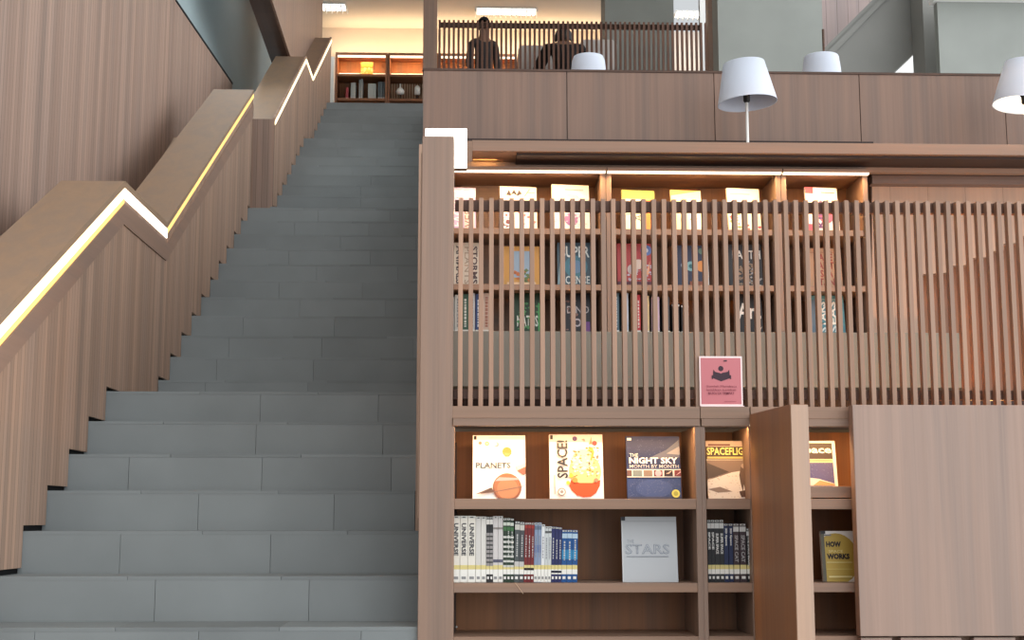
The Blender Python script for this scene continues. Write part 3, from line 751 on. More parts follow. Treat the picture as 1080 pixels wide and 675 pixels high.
front_book('yellow and white book half hidden behind the shut cabinet door', 868.5, 560, 906, 613.5, YB2, (.72, .70, .66), [
    ('c', .42, .45, .62, (.46, .32, .06), 1.15), ('r', 0, 0, .62, .86, (.46, .32, .06)), ('r', 0, 0, .10, .95, (.10, .09, .06)), ('r', 0, .94, .14, 1, K), ('r', .1, .90, .3, .93, (.2, .2, .2)),
    ('t', 'HOW', .14, .68, .56, .79, (.02, .012, .012), 0, .055), ('t', 'SPACE', .20, .57, .60, .62, (.75, .66, .30)), ('t', 'WORKS', .14, .44, .78, .55, (.02, .012, .012), 0, .055),
    ('r', .12, .37, .85, .385, (.70, .60, .25)), ('r', .16, .08, .82, .11, (.72, .62, .28)), ('r', .1, .24, .84, .25, (.62, .5, .16))], lean=8, group='picture books facing out on the second shelf')

# spines of the second shelf, left compartment
zb = z_b2t + .0008; YSP = YF + .05
k7 = 7.107
def sx(v): return 470 + v / k7
def syy(v): return 530 + v / k7
W_, GY = (.66, .63, .57), (.52, .50, .47)
G2 = 'upright books on the second shelf of the left cabinet'
row = [
 (50, 107, 100, (.74, .69, .60), 'UNIVERSE', (.05, .05, .06), 'white spine with tall black letters, first from the left end panel', 0),
 (108, 165, 100, (.74, .69, .60), 'UNIVERSE', (.05, .05, .06), 'white spine with tall black letters, middle one of three alike', 0),
 (166, 225, 100, (.74, .69, .60), 'UNIVERSE', (.05, .05, .06), 'white spine with tall black letters, last of three alike before thin grey ones', 0),
 (226, 264, 105, (.60, .57, .53), None, None, 'thin pale grey spine just right of the three large-lettered white books', 0),
 (265, 304, 105, (.64, .61, .56), None, None, 'thin pale grey spine just left of the black and white chequered pair', 0),
 (305, 330, 105, (.030, .028, .030), None, None, 'black spine with white top block, left one of a matching pair', 1),
 (331, 355, 105, (.030, .028, .030), None, None, 'black spine with white top block, right one of a matching pair', 1),
 (356, 392, 102, (.58, .54, .52), None, None, 'off-white spine with a grey mark near its foot, left of a pair', 0),
 (393, 430, 102, (.56, .53, .51), None, None, 'off-white spine with a grey mark near its foot, right of a pair', 0),
 (431, 457, 115, (.025, .040, .025), None, None, 'black and green spine, first of the three dark ones in a row', 1),
 (458, 484, 115, (.022, .045, .025), None, None, 'black and green spine, middle of the three dark ones in a row', 1),
 (485, 511, 118, (.022, .040, .025), None, None, 'black and green spine, last of the three dark ones in a row', 1),
 (512, 548, 140, (.07, .08, .08), None, None, 'dark spine with white slanting marks, left of the maroon books and next to green', 1),
 (549, 584, 145, (.06, .06, .065), None, None, 'dark spine with white slanting marks, directly left of the maroon books', 1),
 (585, 609, 148, (.16, .018, .018), None, None, 'maroon spine, leftmost of the three maroon books', 1),
 (610, 634, 148, (.15, .016, .018), None, None, 'maroon spine, middle one of the three maroon books', 1),
 (635, 659, 150, (.16, .018, .018), None, None, 'maroon spine, rightmost of the three maroon books', 1),
 (660, 686, 150, (.22, .28, .40), None, None, 'grey-blue spine next to the maroon books', 0),
 (687, 712, 150, (.24, .30, .42), None, None, 'grey-blue spine next to the white thin books', 0),
 (713, 738, 165, (.70, .70, .70), None, None, 'bright white thin spine right of the grey-blue pair', 0),
 (739, 763, 180, (.55, .57, .56), None, None, 'pale silver thin spine with a dark top tag, left of a pair', 0),
 (764, 788, 180, (.55, .57, .56), None, None, 'pale silver thin spine with a dark top tag, right of a pair', 0),
 (789, 814, 180, (.020, .024, .10), None, None, 'navy spine with small white lettering, first of three', 1),
 (815, 840, 182, (.018, .022, .09), None, None, 'navy spine with small white lettering, second of three', 1),
 (841, 866, 185, (.020, .024, .10), None, None, 'navy spine with small white lettering, third of three', 1),
 (867, 904, 205, (.012, .075, .24), None, None, 'bright blue spine with a pale square near its top, first of three', 1),
 (905, 944, 205, (.012, .075, .24), None, None, 'bright blue spine with a pale square near its top, second of three', 1),
 (945, 985, 207, (.012, .075, .24), None, None, 'bright blue spine with a pale square near its top, ending the row', 1)]
rr = random.Random(5)
for i, (a, b, ty, col, ti, tc, lab, dark) in enumerate(row):
    bands = []
    if 305 <= a < 356: bands = [(.80, .87, (.02, .02, .02)), (.88, .955, (.66, .63, .58))] + [(.25 + .065 * q, .25 + .065 * q + .045, (.28, .26, .25)) for q in range(8)]
    elif 356 <= a < 431: bands = [(.30, .345, (.10, .10, .14)), (.80, .83, (.25, .22, .2))]
    elif 431 <= a < 512: bands = [(.235 + .075 * q, .235 + .075 * q + .032, (.55, .55, .50)) for q in range(7)] + [(.80, .86, (.05, .14, .05)), (.88, .93, (.52, .56, .48))]
    elif 512 <= a < 585: bands = [(.26, .34, (.50, .48, .45)), (.86, .95, (.55, .52, .46))]
    elif 585 <= a < 660: bands = [(.20, .24, (.02, .01, .01)), (.9, .95, (.30, .03, .02))]
    elif 660 <= a < 713: bands = [(.5, .62, (.15, .20, .36)), (.88, .94, (.12, .16, .22))]
    elif 739 <= a < 789: bands = [(.88, .92, (.1, .1, .1))]
    elif 789 <= a < 867: bands = [(.17, .21, (.01, .01, .03))]
    elif a >= 867: bands = [(.44, .62, (.03, .22, .42)), (.84, .93, (.40, .52, .62))]
    title = ti
    t = spine_book(lab.replace('spine', 'book spine', 1), sx(a), sx(b), syy(ty), zb, YSP, col, title, tc or Wt, .17, G2, lean=1.1 if a > 500 else 0, bands=bands, code_dark=bool(dark), tspan=(.40, .89), bold=.025)
    # fine print on the darker spines
    if a > 431 and title is None:
        h = at(sx(a), syy(ty), YSP).z - zb
        bm = bmesh.new(); z = .42 * h
        w = (X(sx(b), YSP, 580) - X(sx(a), YSP, 580)) * .97
        while z < .78 * h:
            s = rr.uniform(.003, .009); bx(bm, -w * .12, w * .16, -.0022, -.0016, z, z + s); z += s + rr.uniform(.002, .004)
        obj('spine_title', bm, ink((.50, .49, .47) if dark else (.25, .25, .28)), t, local=True)
# ribbon hanging over the shelf edge
rb = thing('bookmark_ribbon', 'thin pale bookmark ribbon hanging over the second shelf edge', 'bookmark', (X(544, YF, 617), YF, z_b2t))
bm = bmesh.new(); p0 = at(543.5, 614.6, YF - .002); p1 = at(552, 626.5, YF - .003)
p0.z = z_b2t + .0005
rod(bm, (p0.x - .004, YF + .04, z_b2t + .001), (p0.x, YF - .002, z_b2t + .001), .0008, 6); rod(bm, (p0.x, YF - .002, z_b2t + .0008), p1, .0010, 6)
obj('ribbon', bm, plain('ribbon_tan', (.62, .42, .28), .7), rb)

# spines right compartment: nine dark books
k8 = 8.66
G3 = 'upright dark books on the second shelf beside the open door'
row = [(38, 70, 70, K, 'SPACE', 'black book spine with white lettering, first beside the cabinet divider'), (71, 104, 70, K, 'SPACE', 'black book spine with white lettering, second from the cabinet divider'),
 (105, 147, 70, (.018, .018, .02), 'SUPER SPACE', 'black book spine with bold stacked lettering, left one of its pair'), (148, 187, 70, (.018, .018, .02), 'SUPER SPACE', 'black book spine with bold stacked lettering, right one of its pair'),
 (188, 228, 105, (.014, .022, .07), '3D Space', 'navy book spine with white lettering at top, left one of its pair'), (232, 270, 105, (.014, .022, .07), '3D Space', 'navy book spine with white lettering at top, right one of its pair'),
 (274, 327, 105, (.05, .03, .035), 'SPACE CAT', 'dark brown wide book spine with outlined grey letters, left one of its pair'), (331, 390, 105, (.05, .03, .035), 'SPACE CAT', 'dark brown wide book spine with outlined grey letters, right one of its pair'),
 (394, 438, 150, (.012, .012, .014), 'THE SPACE BOOK', 'shortest black book spine, last in the row against the open door')]
for a, b, ty, col, ti, lab in row:
    t = spine_book(lab, 742 + a / k8, 742 + b / k8, 540 + ty / k8 + 0, zb, YSP, col, ti, (.36, .34, .34) if ti == 'SPACE CAT' else (.70, .69, .66), .17, G3, code_dark=True,
                   tspan={'SPACE': (.52, .80), 'SUPER SPACE': (.45, .78), '3D Space': (.62, .92), 'SPACE CAT': (.34, .80), 'THE SPACE BOOK': (.30, .85)}[ti], bold=.03,
                   bands=[(.86, .945, (.55, .54, .52))] if ti != '3D Space' else [])

# ================================================================ BOOKS OF THE UPPER CASES
YU1 = YU + .07
zr1, zr2, zr3 = Z(241, YU) + .001, Z(300, YU) + .001, zU0 + .001
G4, G5, G6 = 'picture books on the lit top row of the upper bookcases', 'picture books on the middle row of the upper bookcases', 'picture books on the bottom row of the upper bookcases'
def ub(label, x0, x1, ytop, zbot, ybot, col, arts, g, yaw=0): front_book(label, x0, ytop, x1, ybot, YU1, col, arts, yaw=yaw, lean=7, thick=.016, group=g, zb=zbot)
ub('lilac book with a pale title at the left end of the top row', 471, 502, 198, zr1, 241, (.42, .34, .55), [('r', 0, .78, 1, .93, (.62, .56, .66)), ('speck', 40, .2, .76, .9, .95, (.85, .75, .8), .05, 2), ('t', 'FACES', .22, .1, .55, .72, (.80, .72, .72), 1), ('r', .6, .05, .95, .7, (.60, .42, .40)), ('t', 'VERB', .62, .08, .88, .66, (.15, .1, .1), 1)], G4, 5)
ub('pinkish white book with black scrawl and thick white side letters on top row', 528, 567, 197, zr1, 241, (.82, .68, .60), [('r', 0, .0, .38, .66, (.16, .06, .07)), ('t', 'SCIENCE', .08, .03, .34, .72, (.85, .82, .80), 1, .03), ('p', [(.16, .80), (.24, .92), (.30, .82), (.38, .93), (.46, .82), (.52, .92), (.60, .84), (.48, .79), (.36, .84), (.28, .79)], (.05, .03, .04)), ('p', [(.66, .78), (.80, .95), (.82, .95), (.68, .78)], (.1, .07, .08)), ('r', .72, .86, .95, .875, (.3, .2, .2)), ('speck', 18, .45, .1, .95, .66, (.45, .12, .15), .05, 8)], G4, 7)
ub('cream book with a purple round face drawing on the top row', 583, 623, 195, zr1, 241, (.80, .74, .64), [('c', .5, .52, .36, (.48, .36, .50)), ('c', .5, .50, .30, (.72, .55, .58)), ('c', .42, .50, .09, (.5, .12, .22)), ('c', .68, .5, .09, (.5, .12, .22)), ('c', .5, .25, .18, (.30, .14, .28)), ('r', .35, .88, .85, .90, (.35, .25, .3)), ('speck', 40, .05, .1, .95, .85, (.62, .50, .55), .03, 6)], G4, 8)
ub('yellow-green book with an orange panel on the top row', 657, 692.5, 201, zr1, 241, (.72, .68, .22), [('r', 0, .80, 1, 1, (.34, .38, .08)), ('r', .05, .05, .62, .78, (.82, .78, .55)), ('r', .65, .05, .95, .78, (.70, .22, .05)), ('t', 'ABC', .35, .25, .58, .70, (.1, .1, .1), 1), ('r', .1, .5, .25, .52, (.2, .2, .2)), ('r', .1, .4, .28, .42, (.2, .2, .2))], G4, 8)  # darker top band is shade below the shelf light, painted on the cover
ub('cream and amber plain book on the top row', 709, 742, 201, zr1, 241, (.82, .70, .42), [('p', [(0, 1), (1, 1), (0, .86)], (.66, .40, .12)), ('r', .55, .05, .95, .8, (.82, .74, .60)), ('speck', 10, .6, .3, .9, .7, (.35, .2, .15), .04, 3)], G4, 9)
ub('pale yellow book with small colour pictures on the top row', 768.5, 804, 199, zr1, 241, (.82, .76, .60), [('speck', 26, .08, .05, .95, .72, (.25, .34, .12), .06, 4), ('speck', 16, .08, .05, .95, .72, (.55, .08, .08), .06, 9), ('r', .08, .86, .7, .88, (.5, .4, .3))], G4, 8)
ub('white and red book under the light at the right end of the top row', 851.5, 887, 198, zr1, 241, (.80, .66, .62), [('r', 0, .86, .25, 1, (.60, .06, .10)), ('r', .5, .88, .92, .90, (.2, .1, .1)), ('c', .6, .38, .24, (.52, .10, .16)), ('t', 'KIDS', .30, .1, .52, .72, (.12, .05, .14), 1, .03), ('r', .8, .1, .88, .72, (.14, .08, .08)), ('r', 0, 0, .3, .18, (.6, .08, .12))], G4, 8)
# middle row
ub('cream book with three columns of dark painted letters at left of middle row', 470, 506, 256, zr2, 300, (.55, .46, .36), [('t', 'ANIMALS', .30, .05, .50, .93, (.07, .05, .05), -1, .03), ('t', 'PLANTS', .55, .05, .72, .90, (.30, .22, .16), -1), ('t', 'STORMS', .76, .05, .93, .92, (.08, .05, .05), -1, .03)], G5)
ub('orange-framed book with a grey-blue picture on the middle row', 531, 569, 260, zr2, 300, (.50, .25, .06), [('r', .24, .22, .76, .88, (.26, .33, .40)), ('speck', 24, .2, .08, .8, .45, (.45, .14, .05), .06, 5), ('speck', 14, .5, .1, .8, .45, (.12, .16, .06), .06, 7), ('c', .82, .10, .05, (.85, .65, .3)), ('r', .1, .02, .9, .10, (.62, .42, .25))], G5)
ub('dark book with big pale title letters above a teal picture on middle row', 588, 624, 256, zr2, 300, (.05, .08, .10), [('c', .55, .45, .34, (.06, .16, .20)), ('c', .55, .45, .2, (.12, .2, .3)), ('t', 'SUPER', .12, .66, .95, .92, (.66, .68, .64), 0, .02), ('t', 'SCIENCE', .14, .06, .95, .24, (.55, .58, .55), 0, .02), ('p', [(0, .05), (.12, .05), (.1, .7)], (.2, .28, .3))], G5)
ub('red book of little faces with one blue patch on the middle row', 651.5, 688, 257, zr2, 300, (.30, .04, .04), [('c', .45, .40, .16, (.40, .34, .32)), ('c', .62, .52, .15, (.50, .40, .34)), ('c', .85, .84, .16, (.10, .16, .36)), ('c', .84, .84, .07, (.5, .5, .55)), ('p', [(.78, .2), (.95, .6), (.92, .3)], (.62, .30, .18)), ('speck', 30, .3, .04, .98, .5, (.40, .36, .42), .05, 5), ('r', .0, .0, 1, .12, (.08, .02, .03))], G5)
ub('navy book with a teal and orange face on the middle row', 714, 748, 259, zr2, 300, (.025, .03, .06), [('c', .46, .5, .16, (.16, .32, .34)), ('c', .46, .5, .07, (.02, .1, .12)), ('c', .80, .5, .18, (.55, .22, .06)), ('c', .8, .86, .10, (.10, .16, .12)), ('c', .22, .52, .08, (.26, .30, .34)), ('r', .4, .02, .9, .14, (.20, .06, .03)), ('r', .97, 0, 1, 1, (.5, .5, .48))], G5)
ub('black earth book with white lettering on the middle row', 769.5, 805, 258, zr2, 300, (.022, .02, .022), [('t', 'EARTH', .12, .66, .96, .86, (.60, .58, .54), 0, .01), ('speck', 30, .3, .08, .7, .55, (.22, .15, .10), .06, 5), ('speck', 20, .5, .1, .95, .6, (.28, .27, .28), .05, 8), ('r', .7, .03, .95, .06, (.7, .6, .5))], G5)
ub('tan book with rows of red letters on the middle row', 853, 889, 262, zr2, 300, (.40, .22, .12), [('t', 'ARE\nANT\nSEA\nTAN', .30, .06, .78, .86, (.26, .05, .03), 0, .03), ('p', [(.80, .05), (.95, .05), (.9, .4)], (.6, .35, .15)), ('r', .05, .88, .95, .9, (.3, .14, .08))], G5)
# bottom row, faced out
YU3 = YU1
ub('dark green book with white number patterns on the bottom row', 541, 570, 309, zr3, 349, (.018, .04, .02), [('t', 'MATHS', .15, .18, .92, .45, (.50, .52, .46), 0, .02), ('speck', 24, .2, .1, .95, .8, (.06, .20, .07), .07, 4), ('r', .92, .05, 1, .75, (.06, .26, .08))], G6)
ub('black book with a purple corner and pale scrolls on the bottom row', 595, 623, 309, zr3, 349, (.02, .018, .022), [('c', .5, .28, .16, (.45, .40, .42)), ('c', .5, .28, .10, (.04, .03, .04)), ('t', 'DINO', .12, .50, .95, .68, (.42, .38, .38), 0, .01), ('r', .72, .06, .98, .30, (.16, .06, .22)), ('speck', 14, .1, .1, .5, .9, (.22, .12, .1), .05, 3)], G6)
ub('black book with large white art title on the bottom row', 776, 805, 307, zr3, 349, (.014, .013, .014), [('t', 'Art', .10, .36, .95, .72, (.72, .70, .66), 0, .02), ('c', .82, .10, .10, (.22, .05, .05)), ('p', [(.72, .04), (.85, .12), (.98, .2), (.86, .05)], (.6, .45, .35))], G6)
ub('teal book with white sideways letters on the bottom row', 854, 892, 312, zr3, 349, (.07, .20, .24), [('r', 0, 0, .2, .9, (.10, .14, .18)), ('t', 'STARS', .30, .08, .48, .85, (.62, .64, .60), 1, .03), ('t', 'SEAS', .60, .08, .76, .86, (.66, .68, .64), 1, .03), ('r', .3, .88, .95, .92, (.2, .3, .3))], G6)
# bottom row, spines
YUS = YU + .05
def uspine(x0, x1, yt, col, lab, g, tcol, bands=()):
    w = X(x1, YUS, 330) - X(x0, YUS, 330)
    t = spine_book(lab, x0, x1, yt, zr3, YUS, col, None, Wt, .17, g, labels=False, bands=list(bands) + [(.02, .09, (.62, .60, .55))])
    h = at(x0, yt, YUS).z - zr3; bm = bmesh.new(); z = .16 * h
    while z < .86 * h:
        s = rr.uniform(.006, .016); bx(bm, -w * .16, w * .16, -.0022, -.0014, z, z + s); z += s + rr.uniform(.003, .006)
    obj('spine_title', bm, ink(tcol), t, local=True)
GA, GB = 'upright books at the left of the bottom row', 'upright books in the middle case, bottom row'
for x0, x1, yt, col, tc, lab in [(471, 477.5, 313, (.4, .4, .38), (.2, .2, .2), 'grey book spine tucked against the slim end panel'), (478, 485.5, 311, (.48, .48, .44), (.25, .25, .25), 'pale grey book spine with dark foot, left end of the bottom row'), (486, 493, 310, (.04, .09, .06), (.55, .58, .52), 'dark green book spine with white print between pale neighbours'),
    (494, 500, 309, (.45, .46, .46), (.06, .07, .12), 'white book spine with navy print beside the dark green one'), (500.5, 507, 310, (.03, .05, .14), (.55, .56, .6), 'navy book spine with white print in the bottom row'), (508, 517, 309, (.52, .38, .30), (.30, .14, .10), 'peach book spine with brown print at the end of the left group')]:
    uspine(x0, x1, yt, col, lab, GA, tc)
for x0, x1, yt, col, tc, lab in [(640.5, 646, 307, (.30, .36, .26), (.5, .52, .46), 'thin sage green book spine beside the case side'), (649, 656, 309, (.07, .12, .15), (.5, .56, .58), 'dark teal book spine with white stripe lettering'), (659, 666, 309, (.40, .46, .54), (.1, .14, .2), 'pale blue book spine with dark blotted lettering'),
    (669, 674, 309, (.52, .24, .12), (.6, .45, .35), 'thin orange book spine left of the red one'), (674.5, 679, 311, (.42, .03, .04), (.62, .55, .5), 'red book spine with white lettering'), (681, 688.5, 312, (.56, .42, .22), (.10, .16, .08), 'cream and orange book spine with green lettering'),
    (691, 699.5, 313, (.46, .36, .46), (.12, .08, .14), 'lilac book spine with dark lettering'), (703, 710.5, 313, (.05, .05, .055), (.62, .62, .6), 'black book spine with a broad white stripe'), (713, 721, 320, (.014, .012, .012), (.30, .22, .18), 'short black book spine with a white cap line, left of two'), (723, 731, 321, (.016, .012, .012), (.30, .2, .16), 'short black book spine with a white cap line, at the end')]:
    uspine(x0, x1, yt, col, lab, GB, tc, [(.90, .96, (.55, .53, .5))] if yt >= 320 else ())

# ================================================================ TOP FLOOR
ZF3 = ZTOP
struct('floor_top', box(X3 - .3, 5.5, YTOP + .301, 21.4, ZF3 - .3, ZF3), M_floor)
YW = 21.0
CE = EZ + 7.73
struct('wall_back', box(-2.85, 4.2, YW, YW + .1, ZF3, CE), M_beige)
struct('ceiling', box(-2.75, 2.95, 12.6, YW + .1, CE, CE + .1), plain('ceiling_paint', (.60, .55, .50), .8))
# bookcase at the head of the stairs
YC = 20.55
bcz0, bcz1 = ZF3 + .001, Z(55.5, YC, 400)
def far_case(label, pxl, pxr, kind):
    x0, x1 = X(pxl, YC, 80), X(pxr, YC, 80)
    t = thing('bookcase', label, 'bookcase', ((x0 + x1) / 2, YC + .2, bcz0), 'bookcases at the head of the stairs')
    for a, b in ((x0, x0 + .03), (x1 - .03, x1)): obj('side_panel', box(a, b, YC, YC + .38, bcz0, bcz1), M_reddish, t)
    i0, i1 = x0 + .031, x1 - .031
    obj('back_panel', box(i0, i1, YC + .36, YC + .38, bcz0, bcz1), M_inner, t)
    for a, b in ((55.5, 57.5), (78, 80.5), (103.5, 106)):
        obj('shelf_board', box(i0, i1, YC + .005, YC + .359, Z(b, YC, 400), Z(a, YC, 400)), M_reddish, t)
    for q in range(2): obj('shelf_board', box(i0, i1, YC + .005, YC + .359, bcz0 + .1 + .5 * q, bcz0 + .13 + .5 * q), M_reddish, t)
    for a in (58, 71):
        obj('light_strip', box(i0, i1, YC + .02 if a == 58 else YC + .30, YC + .05 if a == 58 else YC + .34, Z(a + 1.8, YC, 400), Z(a, YC, 400)), M_ledstrip, t)
    if kind == 'slatted':
        for q in range(18):
            xx = i0 + (i1 - i0) * (q + .2) / 18
            obj('slat', box(xx, xx + (i1 - i0) / 36, YC + .33, YC + .3595, Z(103, YC, 400), Z(81, YC, 400)), MATS.get('far_slat') or plain('far_slat', (.62, .42, .27), .6), t)
    obj('display_rail', box(i0, i1, YC + .25, YC + .295, Z(78, YC, 400) + .002, Z(73.5, YC, 400)), M_cap, t)
    area('shelf_glow', ((x0 + x1) / 2, YC + .06, Z(60.5, YC, 400)), (math.radians(30), 0, 0), x1 - x0 - .1, .03, 5, (1, .52, .22))
    return i0, i1
far_case('bookcase of grey books straight above the stairs', 353.5, 408.5, 'books')
far_case('bookcase with a slatted panel straight above the stairs', 409, 462, 'slatted')
far_case('lit bookcase behind the standing person', 463, 545, 'books')
far_case('lit bookcase behind the seated person', 546, 640, 'books')
struct('trim_8', box(X(347.5, YC - .1, 80), X(352.5, YC - .1, 80), YC - .15, YC + .1, ZF3, Z(61, YC - .1, 350)), M_white)
area('cove_light', (X(500, 20.8), 20.78, bcz1 + .06), (math.pi, 0, 0), 4.6, .18, 24, (1, .72, .42))
front_book('small picture with an orange top leaning in the far bookcase', 380.5, 66, 393, 78, YC + .1, (.80, .42, .10), [('r', 0, .55, 1, 1, (.72, .20, .03)), ('speck', 18, 0, .0, 1, .6, (.85, .66, .30), .1, 4)], zb=Z(78, YC, 400) + .001, lean=5)
zf2 = Z(103.5, YC, 400) + .001
for i, (a, b, yt, col, lab) in enumerate([(356, 359, 92, (.30, .05, .06), 'dark red book low at the left of the far shelf'), (361.5, 367, 87, (.36, .38, .36), 'squat grey book at the left of the far shelf'), (370.5, 372.5, 84, (.30, .31, .30), 'tall thin grey book left of a pair on the far shelf'), (372.8, 374.6, 83, (.34, .35, .34), 'tall thin grey book right of a pair on the far shelf'),
    (380.5, 389.5, 88, (.42, .44, .42), 'pale broad book in the middle of the far shelf'), (391.5, 393.8, 86, (.12, .14, .15), 'charcoal book first of the dark far group'), (394.2, 396.4, 86, (.16, .18, .19), 'slate book second of the dark far group'), (396.8, 399, 86, (.11, .13, .14), 'charcoal book third of the dark far group'), (399.4, 401.6, 87, (.17, .18, .2), 'slate book last of the dark far group')]):
    t = spine_book(lab, a, b, yt, zf2, YC + .07, col, None, depth=.2, group='books on the far shelf', labels=False, bands=[(.02, .12, (.55, .5, .48))])
for px, lab in ((422, 'white ornament on a thin foot in front of the far slats'), (440, 'white bottle-shaped ornament beside the far slats')):
    c = at(px, 103, YC + .12); t = thing('ornament', lab, 'ornament', (c.x, YC + .12, zf2), 'white ornaments')
    bm = bmesh.new(); lathe(bm, [(.05, 0), (.05, .01), (.012, .02), (.010, .09)], 20); obj('stand', bm, M_socket, t, local=True)
    bm = bmesh.new(); lathe(bm, [(.012, .091), (.062, .11), (.066, .15), (.04, .19), (.014, .21), (.012, .27)] if px == 422 else [(.02, .091), (.045, .10), (.045, .21), (.02, .24)], 24); obj('vessel', bm, M_polew, t, local=True)
# ceiling lights
for (a, b, ym, lab) in ((501.5, 566, 11.5, 'long louvred ceiling light above the standing person'), (338, 366, 7, 'louvred ceiling light above the head of the stairs'), (711, 748, 14.5, 'louvred ceiling light beyond the concrete column')):
    r = ray((a + b) / 2, ym); kk = (CE - EZ) / r[2]; Yc = r[1] * kk
    x0, x1 = X(a, Yc, ym), X(b, Yc, ym)
    t = thing('ceiling_light', lab, 'ceiling light', ((x0 + x1) / 2, Yc, CE), 'louvred ceiling lights')
    obj('housing', box(x0, x1, Yc - .15, Yc + .15, CE - .012, CE - .001), M_white, t)
    obj('tube', box(x0 + .03, x1 - .03, Yc - .12, Yc + .12, CE - .02, CE - .0125), plain('tube_white', (1, 1, 1), .5, (1, .97, .9), 3.0), t)
    n_ = max(4, int((x1 - x0) / .075))
    for q in range(n_ + 1):
        xx = x0 + (x1 - x0) * q / n_
        obj('louvre', box(xx - .008, xx + .008, Yc - .14, Yc + .14, CE - .06, CE - .021), M_white, t)
    area('ceiling_glow', ((x0 + x1) / 2, Yc, CE - .07), (0, 0, 0), x1 - x0, .3, 9 if a > 400 else 3, (1, .93, .85))
# slatted railing of the top floor, posts and column
YR = 16.35
rl = thing('slatted_railing', 'dark slatted railing of the top floor in front of two people', 'railing', (X(600, YR), YR, ZF3))
struct('trim_9', box(X(446.5, YR, 40), X(461, YR, 40), YR - .08, YR + .08, ZF3 - .5, CE + .6), M_v)
struct('trim_10', box(X(745.5, 14.0, 40), X(757, 14.0, 40), 13.9, 14.05, ZT2, EZ + 6.6), M_fascia)
rz1 = Z(23, YR, 600)
px = 463.5
while px < 746:
    xc = X(px, YR, 50); obj('slat', box(xc - .0135, xc + .0135, YR - .02, YR + .02, ZF3 + .001, rz1), M_rail, rl); px += 5.02
obj('top_rail', box(X(461.5, YR), X(745, YR), YR + .0205, YR + .06, rz1 - .075, rz1 - .015), M_beam, rl)
obj('bottom_rail', box(X(461.5, YR), X(745, YR), YR + .0205, YR + .06, ZF3 + .06, ZF3 + .12), M_beam, rl)
struct('wall_landing_front', box(XR2 + .01, 4.2, YR - .2, YR - .14, ZT2 - .1, ZF3), M_oak_shaded)
struct('column_concrete', box(X(638.5, 18.2, 40), X(711, 18.2, 40), 18.2, 18.8, ZF3, CE), M_conc)
struct('wall_concrete', box(X(757.5, 13.0, 40), X(868, 13.0, 40), 13.0, 13.3, ZT2, EZ + 6.8), M_conc)
rd = thing('slim_pole', 'slim dark pole rising behind the flat-topped lamp', 'pole', (X(868.7, 12.7, 50), 12.7, ZT2))
bm = bmesh.new(); rod(bm, (rd.location.x, 12.7, ZT2 + .001), (rd.location.x, 12.7, Z(31, 12.7, 868)), .012, 10); obj('shaft', bm, M_beam, rd)
# clad wall and concrete flight on the right
YG = 14.2
def PG(px, py, Y): q = at(px, py, Y); return (q.x, q.z)
bm = bmesh.new(); prism(bm, [PG(862, 60, YG), PG(935, -10, YG), PG(935, -40, YG), PG(862, -40, YG)], 'y', YG, YG + .1)
struct('wall_right_clad', bm, wood('oak_pink', (.46, .355, .335), 'z', .12, 'x', .12, .03, .06))
YQ = 13.4
bm = bmesh.new(); prism(bm, [PG(866, 54, YQ), PG(928, -8, YQ), PG(969, -8, YQ), PG(969, 52, YQ), PG(942, 77, YQ), PG(942, 100, YQ), PG(866, 100, YQ)], 'y', YQ, YQ + .35)
struct('slab_flight', bm, M_conc2)
bm = bmesh.new(); prism(bm, [PG(870, 57, YQ - .02), PG(935, -8, YQ - .02), PG(942, -8, YQ - .02), PG(876, 60, YQ - .02)], 'y', YQ - .03, YQ - .001)
struct('beam_flight_edge', bm, M_conc2)
struct('column_right', box(X(967.5, 13.2, 40), X(990, 13.2, 40), 13.0, 13.36, ZT2, EZ + 6.6), M_conc2)
struct('wall_right_panel', box(X(990, 12.6, 40), X(1180, 12.6, 40), 12.6, 12.7, ZT2, Z(2.5, 12.6, 1040)), M_conc)
struct('trim_11', box(X(988, 12.5, 2), X(1180, 12.5, 2), 12.4, 12.72, Z(2.3, 12.6, 1040), Z(2.3, 12.6, 1040) + .06), M_white)
struct('wall_far_right', box(2.95, 8, 17.0, 17.1, ZF3 - 1, EZ + 8), M_white)

# ================================================================ PEOPLE
def skin(name, chains, mat, parent, root=0, sub=2):
    """one continuous skinned surface; chains share joints by key: {key: (pos, radius)}, [(a, b), ...]"""
    joints, edges = chains
    bm = bmesh.new(); lay = bm.verts.layers.skin.verify(); V = {}
    for i, (k, (p, r)) in enumerate(joints.items()):
        v = bm.verts.new(p); v[lay].radius = (r, r) if not isinstance(r, tuple) else r; v[lay].use_root = (i == root); V[k] = v
    for a, b in edges: bm.edges.new((V[a], V[b]))
    me = bpy.data.meshes.new(name); bm.to_mesh(me); bm.free(); me.materials.append(mat)
    o = bpy.data.objects.new(name, me); C.objects.link(o); o.parent = parent
    s = o.modifiers.new('skin', 'SKIN'); s.use_smooth_shade = True; s.branch_smoothing = .3
    u = o.modifiers.new('smooth', 'SUBSURF'); u.levels = sub; u.render_levels = sub
    return o
M_skin = plain('skin_brown', (.26, .135, .085), .55)
M_hair = plain('hair_black', (.010, .008, .008), .5)
M_shirt = plain('shirt_charcoal', (.045, .036, .036), .8)
M_shirtg = plain('shirt_grey', (.13, .115, .105), .8)
M_trous = plain('trousers_dark', (.03, .03, .04), .85)
M_blk = plain('jacket_black', (.010, .008, .009), .85)
M_shoe = plain('shoe_black', (.012, .012, .012), .5)
